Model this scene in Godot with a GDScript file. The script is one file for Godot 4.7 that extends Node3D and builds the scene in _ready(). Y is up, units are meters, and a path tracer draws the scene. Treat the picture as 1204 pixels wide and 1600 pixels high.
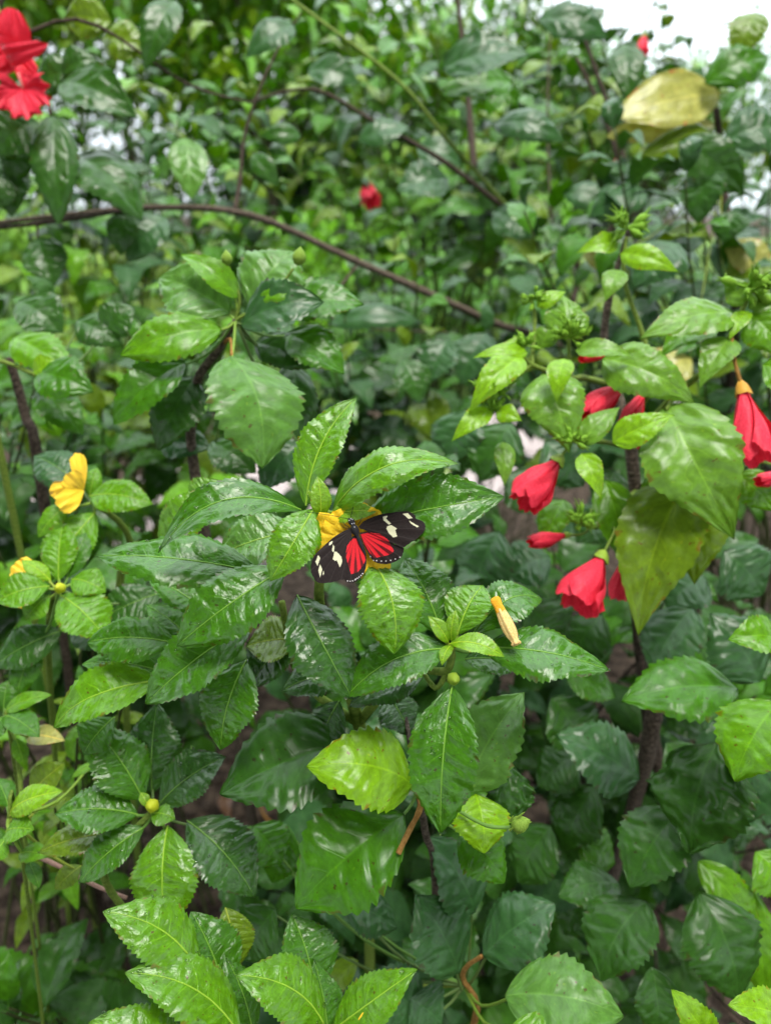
extends Node3D

# ---------------------------------------------------------------- constants
const FOV := 69.0
const CAM_POS := Vector3(0, 1.15, 0)
const PITCH := -22.0
const FPX := 1164.0            # focal length in pixels of the 1204 x 1600 photograph
var cam_t: Transform3D
var rng := RandomNumberGenerator.new()
var mats := {}
var taken := {}
var species := {}
var wob := FastNoiseLite.new()
var fine := FastNoiseLite.new()

# a pixel of the photograph and a view depth in metres -> a point of the world
func P(x: float, y: float, d: float) -> Vector3:
	return cam_t * Vector3((x - 602.0) / FPX * d, -(y - 800.0) / FPX * d, -d)

func V3(a: Array) -> Vector3:
	return P(a[0], a[1], a[2])

func numbered(called: String) -> String:
	if not taken.has(called):
		taken[called] = 0
		return called
	taken[called] += 1
	return "%s_%03d" % [called, taken[called]]

func thing(called: String, label: String, category: String, at: Vector3, group := "") -> Node3D:
	var o := Node3D.new()
	o.name = numbered(called)
	add_child(o)
	o.position = at
	o.set_meta("label", label)
	o.set_meta("category", category)
	if group:
		o.set_meta("group", group)
	return o

func put(called: String, m: Mesh, mat: Material, parent: Node3D, at := Vector3.ZERO) -> MeshInstance3D:
	var o := MeshInstance3D.new()
	o.name = called
	o.mesh = m
	o.material_override = mat
	o.position = at
	parent.add_child(o, true)
	return o

func origin_of(n: Node3D) -> Vector3:
	var p := Vector3.ZERO
	var k: Node = n
	while k != self and k is Node3D:
		p += (k as Node3D).position
		k = k.get_parent()
	return p

# ---------------------------------------------------------------- mesh helpers
func grid_mesh(pts: PackedVector3Array, uvs: PackedVector2Array, rows: int, cols: int) -> ArrayMesh:
	var idx := PackedInt32Array()
	for r in rows - 1:
		for c in cols - 1:
			var a := r * cols + c
			idx.append_array([a, a + cols, a + 1, a + 1, a + cols, a + cols + 1])
	var arr := []
	arr.resize(Mesh.ARRAY_MAX)
	arr[Mesh.ARRAY_VERTEX] = pts
	arr[Mesh.ARRAY_TEX_UV] = uvs
	arr[Mesh.ARRAY_INDEX] = idx
	var st := SurfaceTool.new()
	st.create_from_arrays(arr)
	st.generate_normals()
	return st.commit()

func smooth_path(p: Array, steps: int) -> PackedVector3Array:
	var out := PackedVector3Array()
	var n := p.size()
	for i in n - 1:
		var a: Vector3 = p[maxi(i - 1, 0)]
		var b: Vector3 = p[i]
		var c: Vector3 = p[i + 1]
		var d: Vector3 = p[mini(i + 2, n - 1)]
		for k in steps:
			out.append(b.cubic_interpolate(c, a, d, float(k) / steps))
	out.append(p[n - 1])
	return out

func tube(p: Array, r0: float, r1: float, sides := 7, steps := 5, knob := 0.0) -> ArrayMesh:
	var path := smooth_path(p, steps)
	var n := path.size()
	var pts := PackedVector3Array()
	var uvs := PackedVector2Array()
	var prev := Vector3.ZERO
	var run := 0.0
	for i in n:
		var t: Vector3 = (path[mini(i + 1, n - 1)] - path[maxi(i - 1, 0)]).normalized()
		var s := prev - t * prev.dot(t)
		if s.length() < 0.1:
			s = t.cross(Vector3(0.3, 0.2, 0.9)).normalized()
		s = s.normalized()
		prev = s
		var b := t.cross(s)
		var f := float(i) / (n - 1)
		var r: float = lerp(r0, r1, f) * (1.0 + knob * wob.get_noise_1d(i * 47.0 + path[0].x * 900.0))
		if i > 0:
			run += path[i].distance_to(path[i - 1])
		for k in sides + 1:
			var a := TAU * k / sides
			pts.append(path[i] + (s * cos(a) + b * sin(a)) * r)
			uvs.append(Vector2(float(k) / sides, run * 12.0))
	# closed ends
	for k in sides + 1:
		pts.append(path[n - 1] + (path[n - 1] - path[n - 2]).normalized() * r1 * 0.4)
		uvs.append(Vector2(float(k) / sides, run * 12.0))
	return grid_mesh(pts, uvs, n + 1, sides + 1)

func lathe(axis_from: Vector3, axis_to: Vector3, prof: Array, sides := 10, lobes := 0, lobe_amp := 0.0) -> ArrayMesh:
	# prof: [[t, radius], ...] along the axis
	var u := (axis_to - axis_from)
	var t := u.normalized()
	var s := t.cross(Vector3(0.31, 0.2, 0.93)).normalized()
	var b := t.cross(s)
	var pts := PackedVector3Array()
	var uvs := PackedVector2Array()
	for q in prof:
		for k in sides + 1:
			var a := TAU * k / sides
			var r: float = q[1] * (1.0 + lobe_amp * cos(a * lobes))
			pts.append(axis_from + u * q[0] + (s * cos(a) + b * sin(a)) * r)
			uvs.append(Vector2(float(k) / sides, q[0]))
	return grid_mesh(pts, uvs, prof.size(), sides + 1)

# ---------------------------------------------------------------- leaf textures and materials
# whole numbers lie between two side veins, halves on a vein
func vein_phase(s: Dictionary, t: float, a: float, other: bool) -> float:
	var j := wob.get_noise_2d(t * 130.0, 700.0 if other else 100.0) * 0.35
	return t * s.nv - s.slant * a * (1.0 - 0.35 * a) + (0.5 if other else 0.0) + j

func make_species() -> void:
	# p, q: outline t^p (1-t)^q; nt: teeth a side; amp: tooth depth; nv: side veins; quilt: relief of the blade between veins, of the half width
	species = {
		"alder": {"p": 0.72, "q": 0.92, "nt": 19, "amp": 0.10, "nv": 8.0, "quilt": 0.050, "shear": 0.35, "slant": 0.9, "blister": 1.0, "vein": 0.50, "entire": 0.1},
		"hibiscus": {"p": 0.56, "q": 0.90, "nt": 12, "amp": 0.12, "nv": 5.0, "quilt": 0.055, "shear": 0.30, "slant": 1.3, "blister": 0.22, "vein": 0.16, "entire": 0.35},
		"mallow": {"p": 0.42, "q": 1.08, "nt": 13, "amp": 0.07, "nv": 4.5, "quilt": 0.07, "shear": 0.30, "slant": 1.5, "blister": 0.35, "vein": 0.25, "entire": 0.2},
		"plain": {"p": 0.6, "q": 0.75, "nt": 8, "amp": 0.0, "nv": 7.0, "quilt": 0.03, "shear": 0.4, "slant": 1.0, "blister": 0.3, "vein": 0.25, "entire": 0.0},
	}
	var cell := FastNoiseLite.new()
	cell.seed = 5
	cell.noise_type = FastNoiseLite.TYPE_CELLULAR
	cell.cellular_return_type = FastNoiseLite.RETURN_DISTANCE2_SUB
	cell.frequency = 0.055
	var spot := FastNoiseLite.new()
	spot.seed = 9
	spot.frequency = 0.02
	spot.fractal_octaves = 4
	var speck := FastNoiseLite.new()
	speck.frequency = 0.045
	speck.fractal_octaves = 3
	for k in species:
		speck.seed = 60 + k.length()
		var s: Dictionary = species[k]
		var w := 160
		var h := 352
		var col := Image.create_empty(w, h, false, Image.FORMAT_RGB8)
		var hei := Image.create_empty(w, h, false, Image.FORMAT_RGB8)
		var vein: float = s.vein
		var nv: float = s.nv
		var blister: float = s.blister
		for y in h:
			var t := float(y) / h
			for x in w:
				var sa := 2.0 * (x + 0.5) / w - 1.0
				var a := absf(sa)
				var ph := vein_phase(s, t, a, sa > 0.0)
				var dv := absf(fposmod(ph, 1.0) - 0.5)            # 0.5 on a side vein
				var on := clampf((dv - 0.5 + 0.055 * (1.15 - a)) / 0.045, 0.0, 1.0) * (1.0 - a * 0.55)
				var mid := clampf(1.0 - a / (0.055 * (1.25 - t)), 0.0, 1.0)
				var v := maxf(on * vein, mid * (0.25 + 0.75 * vein))
				var net := clampf(1.0 - (cell.get_noise_2d(x, y * 0.8) + 1.0) * 3.0, 0.0, 1.0)
				var n := spot.get_noise_2d(x, y)
				var n2 := spot.get_noise_2d(x * 4.0 + 300.0, y * 4.0)
				var g := 0.64 + 0.09 * n + 0.05 * n2 + 0.07 * net * vein
				var px := Color(lerpf(g, 0.98, v), lerpf(g, 0.92, v), lerpf(g, 0.98, v * 0.9))
				var sp := speck.get_noise_2d(x, y)
				if sp > 0.57:
					px = px.lerp(Color(0.60, 0.34, 0.42), clampf((sp - 0.57) * 14.0, 0.0, 0.8))
				elif sp < -0.58:
					px = px.lerp(Color(0.95, 0.80, 0.7), clampf((-0.58 - sp) * 10.0, 0.0, 0.5))
				if a > 0.86 and n > 0.22:      # browned margin
					px = px.lerp(Color(0.72, 0.46, 0.55), clampf((n - 0.22) * 8.0, 0.0, 0.85) * clampf((a - 0.86) * 14.0, 0.0, 1.0))
				col.set_pixel(x, y, px)
				var hh := 0.6 - 0.36 * net * blister * (1.0 - a * 0.3) + 0.14 * n2 * blister - 0.22 * on - 0.2 * mid + 0.14 * n * blister
				hh = clampf(hh, 0.0, 1.0)
				hei.set_pixel(x, y, Color(hh, hh, hh))
		s.col = ImageTexture.create_from_image(col)
		s.hei = ImageTexture.create_from_image(hei)
	var gl := FastNoiseLite.new()
	gl.seed = 21
	gl.frequency = 0.012
	gl.fractal_octaves = 4
	var gt := NoiseTexture2D.new()
	gt.width = 256
	gt.height = 256
	gt.noise = gl
	gt.seamless = true
	var ramp := Gradient.new()
	ramp.set_color(0, Color(0.7, 0.7, 0.7))
	ramp.set_color(1, Color(1, 1, 1))
	gt.color_ramp = ramp
	species["gloss"] = gt

# base colours of leaves (linear reflectance of the blade)
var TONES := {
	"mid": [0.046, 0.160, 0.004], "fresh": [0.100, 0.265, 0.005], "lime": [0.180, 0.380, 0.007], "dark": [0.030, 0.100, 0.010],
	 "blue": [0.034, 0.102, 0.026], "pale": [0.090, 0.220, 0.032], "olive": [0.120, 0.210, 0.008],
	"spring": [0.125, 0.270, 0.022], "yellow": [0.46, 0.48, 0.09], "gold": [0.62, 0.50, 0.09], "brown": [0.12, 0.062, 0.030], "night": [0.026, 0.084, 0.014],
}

func leaf_mat(sp: String, tone: String, wet := false, matte := false) -> StandardMaterial3D:
	var key := sp + tone + str(wet) + str(matte)
	if mats.has(key):
		return mats[key]
	var m := StandardMaterial3D.new()
	m.resource_name = "leaf_%s_%s" % [sp, tone]
	var s: Dictionary = species[sp]
	var c: Array = TONES[tone]
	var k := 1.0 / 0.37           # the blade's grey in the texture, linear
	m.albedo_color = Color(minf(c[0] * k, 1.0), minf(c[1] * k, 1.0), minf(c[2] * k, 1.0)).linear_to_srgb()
	m.albedo_texture = s.col
	m.roughness = 0.36 if wet else 0.55 if matte else 0.38
	m.roughness_texture = species.gloss
	m.roughness_texture_channel = BaseMaterial3D.TEXTURE_CHANNEL_RED
	m.metallic_specular = 0.46 if wet else 0.34 if matte else 0.41
	m.heightmap_enabled = true
	m.heightmap_texture = s.hei
	m.heightmap_scale = 0.05 if wet else 0.03
	m.cull_mode = BaseMaterial3D.CULL_DISABLED
	if wet:
		m.clearcoat_enabled = true
		m.clearcoat = 0.3
		m.clearcoat_roughness = 0.22
	m.backlight_enabled = true
	m.backlight = Color(0.62, 0.62, 0.25)
	mats[key] = m
	return m

func plain_mat(key: String, c: Array, rough := 0.6, glow_through := 0.0) -> StandardMaterial3D:
	if mats.has(key):
		return mats[key]
	var m := StandardMaterial3D.new()
	m.resource_name = key
	m.albedo_color = Color(c[0], c[1], c[2]).linear_to_srgb()
	m.roughness = rough
	m.metallic_specular = 0.35
	m.cull_mode = BaseMaterial3D.CULL_DISABLED
	if glow_through > 0.0:
		m.backlight_enabled = true
		m.backlight = Color(glow_through, glow_through, glow_through)
	mats[key] = m
	return m

func noise_mat(key: String, c0: Array, c1: Array, freq: float, scale: float, rough: float, bump: float) -> StandardMaterial3D:
	if mats.has(key):
		return mats[key]
	var n := FastNoiseLite.new()
	n.seed = key.length() * 7
	n.frequency = freq
	n.fractal_octaves = 5
	var g := Gradient.new()
	g.set_color(0, Color(c0[0], c0[1], c0[2]).linear_to_srgb())
	g.set_color(1, Color(c1[0], c1[1], c1[2]).linear_to_srgb())
	g.set_offset(0, 0.25)
	g.set_offset(1, 0.75)
	var t := NoiseTexture2D.new()
	t.width = 512
	t.height = 512
	t.seamless = true
	t.noise = n
	t.color_ramp = g
	var m := StandardMaterial3D.new()
	m.resource_name = key
	m.albedo_texture = t
	m.roughness = rough
	m.metallic_specular = 0.2
	m.uv1_triplanar = true
	m.uv1_world_triplanar = true
	m.uv1_scale = Vector3.ONE * scale
	if bump > 0.0:
		var t2 := NoiseTexture2D.new()
		t2.width = 512
		t2.height = 512
		t2.seamless = true
		t2.noise = n
		m.heightmap_enabled = true
		m.heightmap_texture = t2
		m.heightmap_scale = bump
	mats[key] = m
	return m

# ---------------------------------------------------------------- one leaf blade
# A base, B tip, n the way its upper face looks, hw half width; bend: arch towards n; side: bow to one side; fold: degrees the halves rise; all of the length
func blade(A: Vector3, B: Vector3, n: Vector3, hw: float, sp: String, bend: float, side: float, fold: float, sd: int, per_tooth := 4, half := 6, extra := {}) -> ArrayMesh:
	var s: Dictionary = species[sp]
	var chord := B - A
	var L := chord.length()
	var u := chord / L
	n = (n - u * n.dot(u)).normalized()
	var sv := u.cross(n)
	var p: float = s.p
	var q: float = s.q
	var tp := p / (p + q)
	var top := pow(tp, p) * pow(1.0 - tp, q)
	var nt: int = s.nt
	var amp: float = s.amp
	var entire: float = s.entire
	var rows := nt * per_tooth + 1
	var cols := half * 2 + 1
	var shear: float = s.shear
	var quilt: float = s.quilt * extra.get("smooth", 1.0)
	var blister: float = s.blister
	var cf := cos(deg_to_rad(fold))
	var sf := sin(deg_to_rad(fold))
	var o := sd * 13.7
	var wave: float = extra.get("wave", 0.09)
	bend = bend * 1.7 + 0.02
	var curl: float = extra.get("curl", 0.15 + 0.13 * sin(sd * 1.7))      # margins turn down (+) or up (-)
	var twist: float = extra.get("twist", sin(sd * 2.3) * 0.35)
	var hook: float = extra.get("hook", 0.0)      # the tip bends away from n
	var bite: float = extra.get("bite", -1.0)
	var pts := PackedVector3Array()
	var uvs := PackedVector2Array()
	for r in rows:
		var t := float(r) / (rows - 1)
		var w := pow(maxf(t, 0.0), p) * pow(maxf(1.0 - t, 0.0), q) / top
		var saw := fposmod(t * nt, 1.0)
		if per_tooth == 4:
			saw = [0.0, 0.33, 0.7, 1.0][r % 4]
		elif per_tooth == 2:
			saw = [0.0, 1.0][r % 2]
		var tw := twist * (t - 0.3)
		var tn := (n * cos(tw) + sv * sin(tw))
		var ts := (sv * cos(tw) - n * sin(tw))
		var irr := 1.0 + 0.09 * wob.get_noise_2d(t * 60.0, o)
		for c in cols:
			var a := float(c - half) / half
			var aa := absf(a)
			var edge := 1.0
			if aa > 0.99:
				edge = 1.0 + amp * smoothstep(0.0, entire + 0.02, t) * (saw - 0.45) * (0.7 + 0.6 * absf(wob.get_noise_2d(floorf(t * nt) * 31.0, o + a * 50.0)))
				if bite > 0.0 and a > 0.0 and absf(t - bite) < 0.05:
					edge *= 0.72
			var x := a * w * hw * edge * irr * (1.0 + 0.06 * wob.get_noise_2d(t * 40.0 + 90.0, o + signf(a) * 20.0))
			var tt := t + shear * absf(x) / L * (1.0 - t) * (1.0 - t * 0.4)
			var arch := 4.0 * tt * (1.0 - tt)
			var h := bend * L * arch - hook * L * pow(maxf(tt - 0.55, 0.0) / 0.45, 2.0)
			var pil := absf(sin(PI * (vein_phase(s, t, aa, (a > 0.0) == (sd % 2 == 1)) - 0.5)))
			var some := 0.65 + 0.9 * wob.get_noise_2d(t * 150.0 + o * 7.0, a * 70.0 + o)
			var rel := quilt * hw * some * (pow(pil, 1.1) - 0.5) * minf(aa * 4.0, 1.0) * (1.0 - pow(aa, 3.0) * 0.6) * minf(w * 1.6, 1.0)
			rel += wave * hw * wob.get_noise_2d(t * 110.0 + o * 3.0, a * 60.0 + o) * aa
			rel += 0.016 * blister * hw * fine.get_noise_2d(t * 300.0 + o, a * 100.0 - o)
			rel -= curl * absf(x) * aa * aa
			var lat := ts * x * cf + tn * absf(x) * sf
			pts.append(u * L * tt + n * h + sv * side * L * arch + lat + tn * rel)
			uvs.append(Vector2(0.5 + 0.5 * a * (1.0 if sd % 2 else -1.0), t))
	return grid_mesh(pts, uvs, rows, cols)

var leaf_count := 0

# a leaf laid between two points of the photograph: base and tip pixel and depth, width in pixels, roll about its axis away from the viewer
func leaf(par: Node3D, sp: String, bx: float, by: float, tx: float, ty: float, d0: float, d1: float, w: float, roll: float, bend: float, fold: float, tone: String, node = null, wet := false, extra := {}) -> MeshInstance3D:
	leaf_count += 1
	var A := P(bx, by, d0)
	var B := P(tx, ty, d1)
	var u := (B - A).normalized()
	var v := (CAM_POS - (A + B) * 0.5).normalized()
	var n0 := (v - u * v.dot(u)).normalized()
	var n1 := n0.rotated(u, deg_to_rad(roll))
	var n2 := n0.rotated(u, deg_to_rad(-roll))
	var n := n1 if (n1.y > n2.y) == (roll > 0.0) else n2      # a positive roll turns the face to the sky
	var hw := w * 0.5 * (d0 + d1) * 0.5 / FPX / maxf(cos(deg_to_rad(roll)), 0.35)
	if sp == "alder":
		hw *= 0.93
	var big := w > 45.0
	var m := blade(A, B, n, hw, sp, bend, extra.get("side", 0.0), fold, leaf_count, 4 if big else 2, 10 if big else 5, extra)
	var mat := leaf_mat(sp, tone, wet)
	var o := put("leaf", m, mat, par, A - origin_of(par))
	if node != null:
		var N: Vector3 = node
		var r := 0.0011
		var mid := (N + A) * 0.5 - Vector3(0, 0.15, 0) * N.distance_to(A)
		put("petiole", tube([N - A, mid - A, u * 0.004 - n * 0.0006], r * 1.15, r * 0.8, 6, 4), plain_mat("petiole_" + tone, [minf(TONES[tone][0] * 1.6 + 0.05, 0.26), minf(TONES[tone][1] * 1.3 + 0.04, 0.34), 0.04], 0.5, 0.2), o)
	if sp == "alder":
		# the pale raised midrib
		var arr := m.surface_get_arrays(0)
		var vs: PackedVector3Array = arr[Mesh.ARRAY_VERTEX]
		var uv: PackedVector2Array = arr[Mesh.ARRAY_TEX_UV]
		var line := []
		for i in vs.size():
			if absf(uv[i].x - 0.5) < 0.001 and (line.is_empty() or uv[i].y > line[-1][0] + 0.05) and uv[i].y < 0.97:
				line.append([uv[i].y, vs[i] + n * 0.0001])
		line.sort_custom(func(x, y): return x[0] < y[0])
		var pl := []
		for q in line:
			if pl.is_empty() or pl[-1].distance_to(q[1]) > 0.001:
				pl.append(q[1])
		if pl.size() > 3:
			put("midrib", tube(pl, clampf(hw * 0.040, 0.0002, 0.0006), clampf(hw * 0.010, 0.00006, 0.00015), 6, 2), plain_mat("midrib_" + tone, [TONES[tone][0] * 2.2 + 0.07, TONES[tone][1] * 1.3 + 0.14, TONES[tone][2] + 0.035], 0.45, 0.2), o)
	if wet and big:
		drops(o, m, int(extra.get("drops", 16)), hw)
	return o

# beads of rain lying on a blade
func drops(o: MeshInstance3D, m: ArrayMesh, count: int, hw: float) -> void:
	if count <= 0:
		return
	var arr := m.surface_get_arrays(0)
	var vs: PackedVector3Array = arr[Mesh.ARRAY_VERTEX]
	var ns: PackedVector3Array = arr[Mesh.ARRAY_NORMAL]
	var st := SurfaceTool.new()
	st.begin(Mesh.PRIMITIVE_TRIANGLES)
	var eye := CAM_POS - origin_of(o)
	for i in count:
		var k := rng.randi_range(0, vs.size() - 1)
		var nn := ns[k]
		if nn.dot(eye - vs[k]) < 0.0:
			nn = -nn
		var r := rng.randf_range(0.00035, 0.0010)
		if rng.randf() < 0.12:
			r *= 1.7
		var t := nn.cross(Vector3(0.3, 0.9, 0.2)).normalized()
		var b := nn.cross(t)
		var rx := r * rng.randf_range(0.9, 1.5)
		for ring in 4:
			for j in 8:
				var q := []
				for cc in [[ring, j], [ring + 1, j], [ring + 1, j + 1], [ring, j + 1]]:
					var la: float = -0.5 + 2.07 * cc[0] / 4.0
					var lo: float = TAU * cc[1] / 8.0
					q.append(vs[k] + t * cos(lo) * cos(la) * rx + b * sin(lo) * cos(la) * r + nn * sin(la) * r * 0.62)
				for w in [0, 1, 2, 0, 2, 3]:
					st.set_smooth_group(0)
					st.add_vertex(q[w])
	st.generate_normals()
	if not mats.has("raindrop"):
		var g := StandardMaterial3D.new()
		g.resource_name = "raindrop"
		g.albedo_color = Color(1, 1, 1, 0.0)
		g.roughness = 0.02
		g.refraction_enabled = true
		g.refraction_scale = 0.033
		g.transparency = BaseMaterial3D.TRANSPARENCY_ALPHA
		mats["raindrop"] = g
	var d := put("raindrops", st.commit(), mats["raindrop"], o)
	d.set_meta("kind", "stuff")

func stem(par: Node3D, pts: Array, r0: float, r1: float, mat: Material, called := "stem", knob := 0.25) -> void:
	var A: Vector3 = pts[0]
	var loc := []
	for q in pts:
		loc.append(q - A)
	put(called, tube(loc, r0, r1, 8, 5, knob), mat, par, A - origin_of(par))

func bark() -> Material:
	return noise_mat("bark", [0.045, 0.034, 0.026], [0.19, 0.15, 0.115], 0.03, 14.0, 0.85, 0.2)

func dark_bark() -> Material:
	return noise_mat("dark_bark", [0.030, 0.022, 0.017], [0.11, 0.085, 0.065], 0.02, 16.0, 0.85, 0.12)

func tan_bark() -> Material:
	return noise_mat("tan_bark", [0.20, 0.10, 0.025], [0.36, 0.20, 0.06], 0.02, 20.0, 0.8, 0.08)

func green_stem() -> Material:
	return noise_mat("green_stem", [0.10, 0.17, 0.025], [0.20, 0.27, 0.05], 0.02, 30.0, 0.55, 0.03)

# ---------------------------------------------------------------- shoots of a shrub that are not traced one by one
var variants := {}

func variant(sp: String, k: int) -> ArrayMesh:
	var key := "%s%d" % [sp, k]
	if not variants.has(key):
		var r2 := RandomNumberGenerator.new()
		r2.seed = 400 + k * 17 + sp.length()
		var ratio: float = {"alder": 0.20, "hibiscus": 0.31, "mallow": 0.33, "plain": 0.22}[sp] * r2.randf_range(0.88, 1.12)
		var bm := blade(Vector3.ZERO, Vector3(0, 0, 1), Vector3.UP, ratio, sp, r2.randf_range(0.03, 0.17), r2.randf_range(-0.06, 0.06), r2.randf_range(6.0, 26.0), 700 + k, 2, 4, {"wave": 0.22, "curl": r2.randf_range(-0.1, 0.3), "hook": r2.randf_range(0.0, 0.16), "bite": r2.randf_range(0.2, 0.8) if k % 3 == 0 else -1.0, "twist": r2.randf_range(-0.5, 0.5), "smooth": 0.45})
		var st := SurfaceTool.new()
		st.append_from(bm, 0, Transform3D())
		st.append_from(tube([Vector3(0, 0.01, -0.24), Vector3(0, 0.0, -0.1), Vector3(0, -0.004, 0.02)], 0.014, 0.010, 5, 2), 0, Transform3D())
		variants[key] = st.commit()
	return variants[key]

func place_leaf(par: Node3D, base: Vector3, sp: String, at: Vector3, dir: Vector3, up: Vector3, L: float, mat: Material) -> void:
	var s := dir.cross(up)
	if s.length() < 0.05:
		s = dir.cross(Vector3(1, 0.2, 0.1))
	s = s.normalized()
	var n := s.cross(dir).normalized()
	var o := MeshInstance3D.new()
	o.name = "leaf"
	o.mesh = variant(sp, rng.randi_range(0, 10))
	o.material_override = mat
	o.transform = Transform3D(Basis(s * L, n * L, dir * L), at - base)
	par.add_child(o, true)

# shoots: [tip, leaves, length of the leafy part]; grown from the root
func grow(par: Node3D, root: Vector3, shoots: Array, sp: String, tones: Array, size: Vector2, stem_mat: Material, stem_r := 0.006) -> void:
	var base := origin_of(par)
	for sh in shoots:
		var tip: Vector3 = sh[0]
		var up := tip - root
		var mid := root + Vector3(up.x * 0.25, up.y * 0.55, up.z * 0.25) + Vector3(rng.randf_range(-0.06, 0.06), 0, rng.randf_range(-0.06, 0.06))
		var late := root.lerp(tip, 0.8) + Vector3(0, up.y * 0.05, 0)
		var st := root + Vector3(rng.randf_range(-0.16, 0.16), -0.02, rng.randf_range(-0.16, 0.16))
		var path := smooth_path([st, mid, late, tip], 6)
		stem(par, [st, mid, late, tip], stem_r, stem_r * 0.4, stem_mat)
		var total := 0.0
		for i in path.size() - 1:
			total += path[i].distance_to(path[i + 1])
		var n: int = sh[1]
		var span: float = minf(sh[2], total * 0.9)
		var ang := rng.randf() * TAU
		for i in n:
			var back := span * pow(float(i) / n, 0.9)
			var k := path.size() - 1
			var left := back
			while k > 1 and left > path[k].distance_to(path[k - 1]):
				left -= path[k].distance_to(path[k - 1])
				k -= 1
			var seg: Vector3 = path[k - 1] - path[k]
			var at: Vector3 = path[k] + seg.normalized() * left
			var axis: Vector3 = -seg.normalized()
			ang += 2.4 + rng.randf_range(-0.4, 0.4)
			var e1 := axis.cross(Vector3(0.9, 0.1, 0.3)).normalized()
			var e2 := axis.cross(e1)
			var rad := e1 * cos(ang) + e2 * sin(ang)
			var young := 1.0 - float(i) / n
			var dir := (rad + axis * lerpf(-0.15, 0.9, young * young) + Vector3(0, rng.randf_range(-0.55, 0.1), 0)).normalized()
			var L := rng.randf_range(size.x, size.y) * lerpf(1.0, 0.55, pow(young, 4.0))
			var tone: String = tones[rng.randi_range(0, tones.size() - 1)]
			var pet := at + dir * L * 0.18
			var upn := (Vector3.UP + axis * 0.5 + Vector3(rng.randf_range(-0.4, 0.4), 0, rng.randf_range(-0.1, 0.7))).normalized()
			place_leaf(par, base, sp, pet, dir, upn, L, leaf_mat(sp, tone, false, rng.randf() < 0.45))

func _ready() -> void:
	rng.seed = 77
	wob.seed = 3
	wob.frequency = 0.03
	wob.fractal_octaves = 2
	fine.seed = 8
	fine.frequency = 0.045
	fine.fractal_octaves = 2
	# ---------------- camera
	var cam := Camera3D.new()
	cam.name = "camera"
	cam.fov = FOV
	cam.near = 0.02
	cam.far = 400.0
	cam.position = CAM_POS
	cam.rotation_degrees = Vector3(PITCH, 0, 0)
	var ca := CameraAttributesPhysical.new()
	ca.frustum_focal_length = 12.0 / tan(deg_to_rad(FOV * 0.5))
	ca.exposure_aperture = ca.frustum_focal_length / 4.5
	ca.frustum_focus_distance = 0.405
	ca.frustum_near = 0.02
	ca.frustum_far = 400.0
	cam.attributes = ca
	add_child(cam)
	cam.current = true
	cam_t = cam.transform
	# ---------------- sky and exposure
	var we := WorldEnvironment.new()
	we.name = "world"
	var env := Environment.new()
	env.background_mode = Environment.BG_SKY
	var sky := Sky.new()
	var sm := ProceduralSkyMaterial.new()
	sm.sky_top_color = Color(0.94, 0.97, 1.0)   # an overcast sky is about three times as bright overhead as at the horizon
	sm.sky_horizon_color = Color(0.625, 0.65, 0.675)
	sm.sky_curve = 0.6
	sm.ground_bottom_color = Color(0.14, 0.16, 0.12)
	sm.ground_horizon_color = Color(0.22, 0.24, 0.20)
	sm.sky_energy_multiplier = 1.0
	sky.sky_material = sm
	env.sky = sky
	env.background_energy_multiplier = 1.25
	env.tonemap_mode = Environment.TONE_MAPPER_LINEAR
	env.tonemap_exposure = 3.55
	env.sdfgi_enabled = true
	env.ssao_enabled = true
	env.ssil_enabled = true
	we.environment = env
	add_child(we)
	var sun := DirectionalLight3D.new()
	sun.name = "sun"
	sun.light_energy = 0.45
	sun.light_angular_distance = 25.0
	sun.light_color = Color(1.0, 0.98, 0.94)
	sun.rotation_degrees = Vector3(-68, 25, 0)
	sun.shadow_enabled = true
	sun.sky_mode = DirectionalLight3D.SKY_MODE_LIGHT_ONLY
	add_child(sun)

	make_species()
	setting()
	far_plants()
	middle_plants()
	left_hibiscus()
	mallow_shrub()
	low_hibiscus()
	dark_hibiscus()
	alder_left()
	alder_main()
	butterfly()
	small_things()


# rows: base x, y, tip x, y, depth at base, at tip, width, roll, bend, fold, tone, extra
func lv(par: Node3D, sp: String, rows: Array, node = null, wet := false) -> void:
	for q in rows:
		leaf(par, sp, q[0], q[1], q[2], q[3], q[4], q[5], q[6], q[7], q[8], q[9], q[10], node, wet, q[11] if q.size() > 11 else {})

func bud(par: Node3D, at: Vector3, up: Vector3, r: float, mat: Material, called := "bud") -> void:
	put(called, lathe(-up * r * 1.2, up * r * 1.5, [[0.0, 0.0], [0.08, r * 0.55], [0.3, r * 0.98], [0.5, r], [0.72, r * 0.72], [0.9, r * 0.28], [1.0, 0.0]], 10, 5, 0.05), mat, par, at - origin_of(par))

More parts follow.
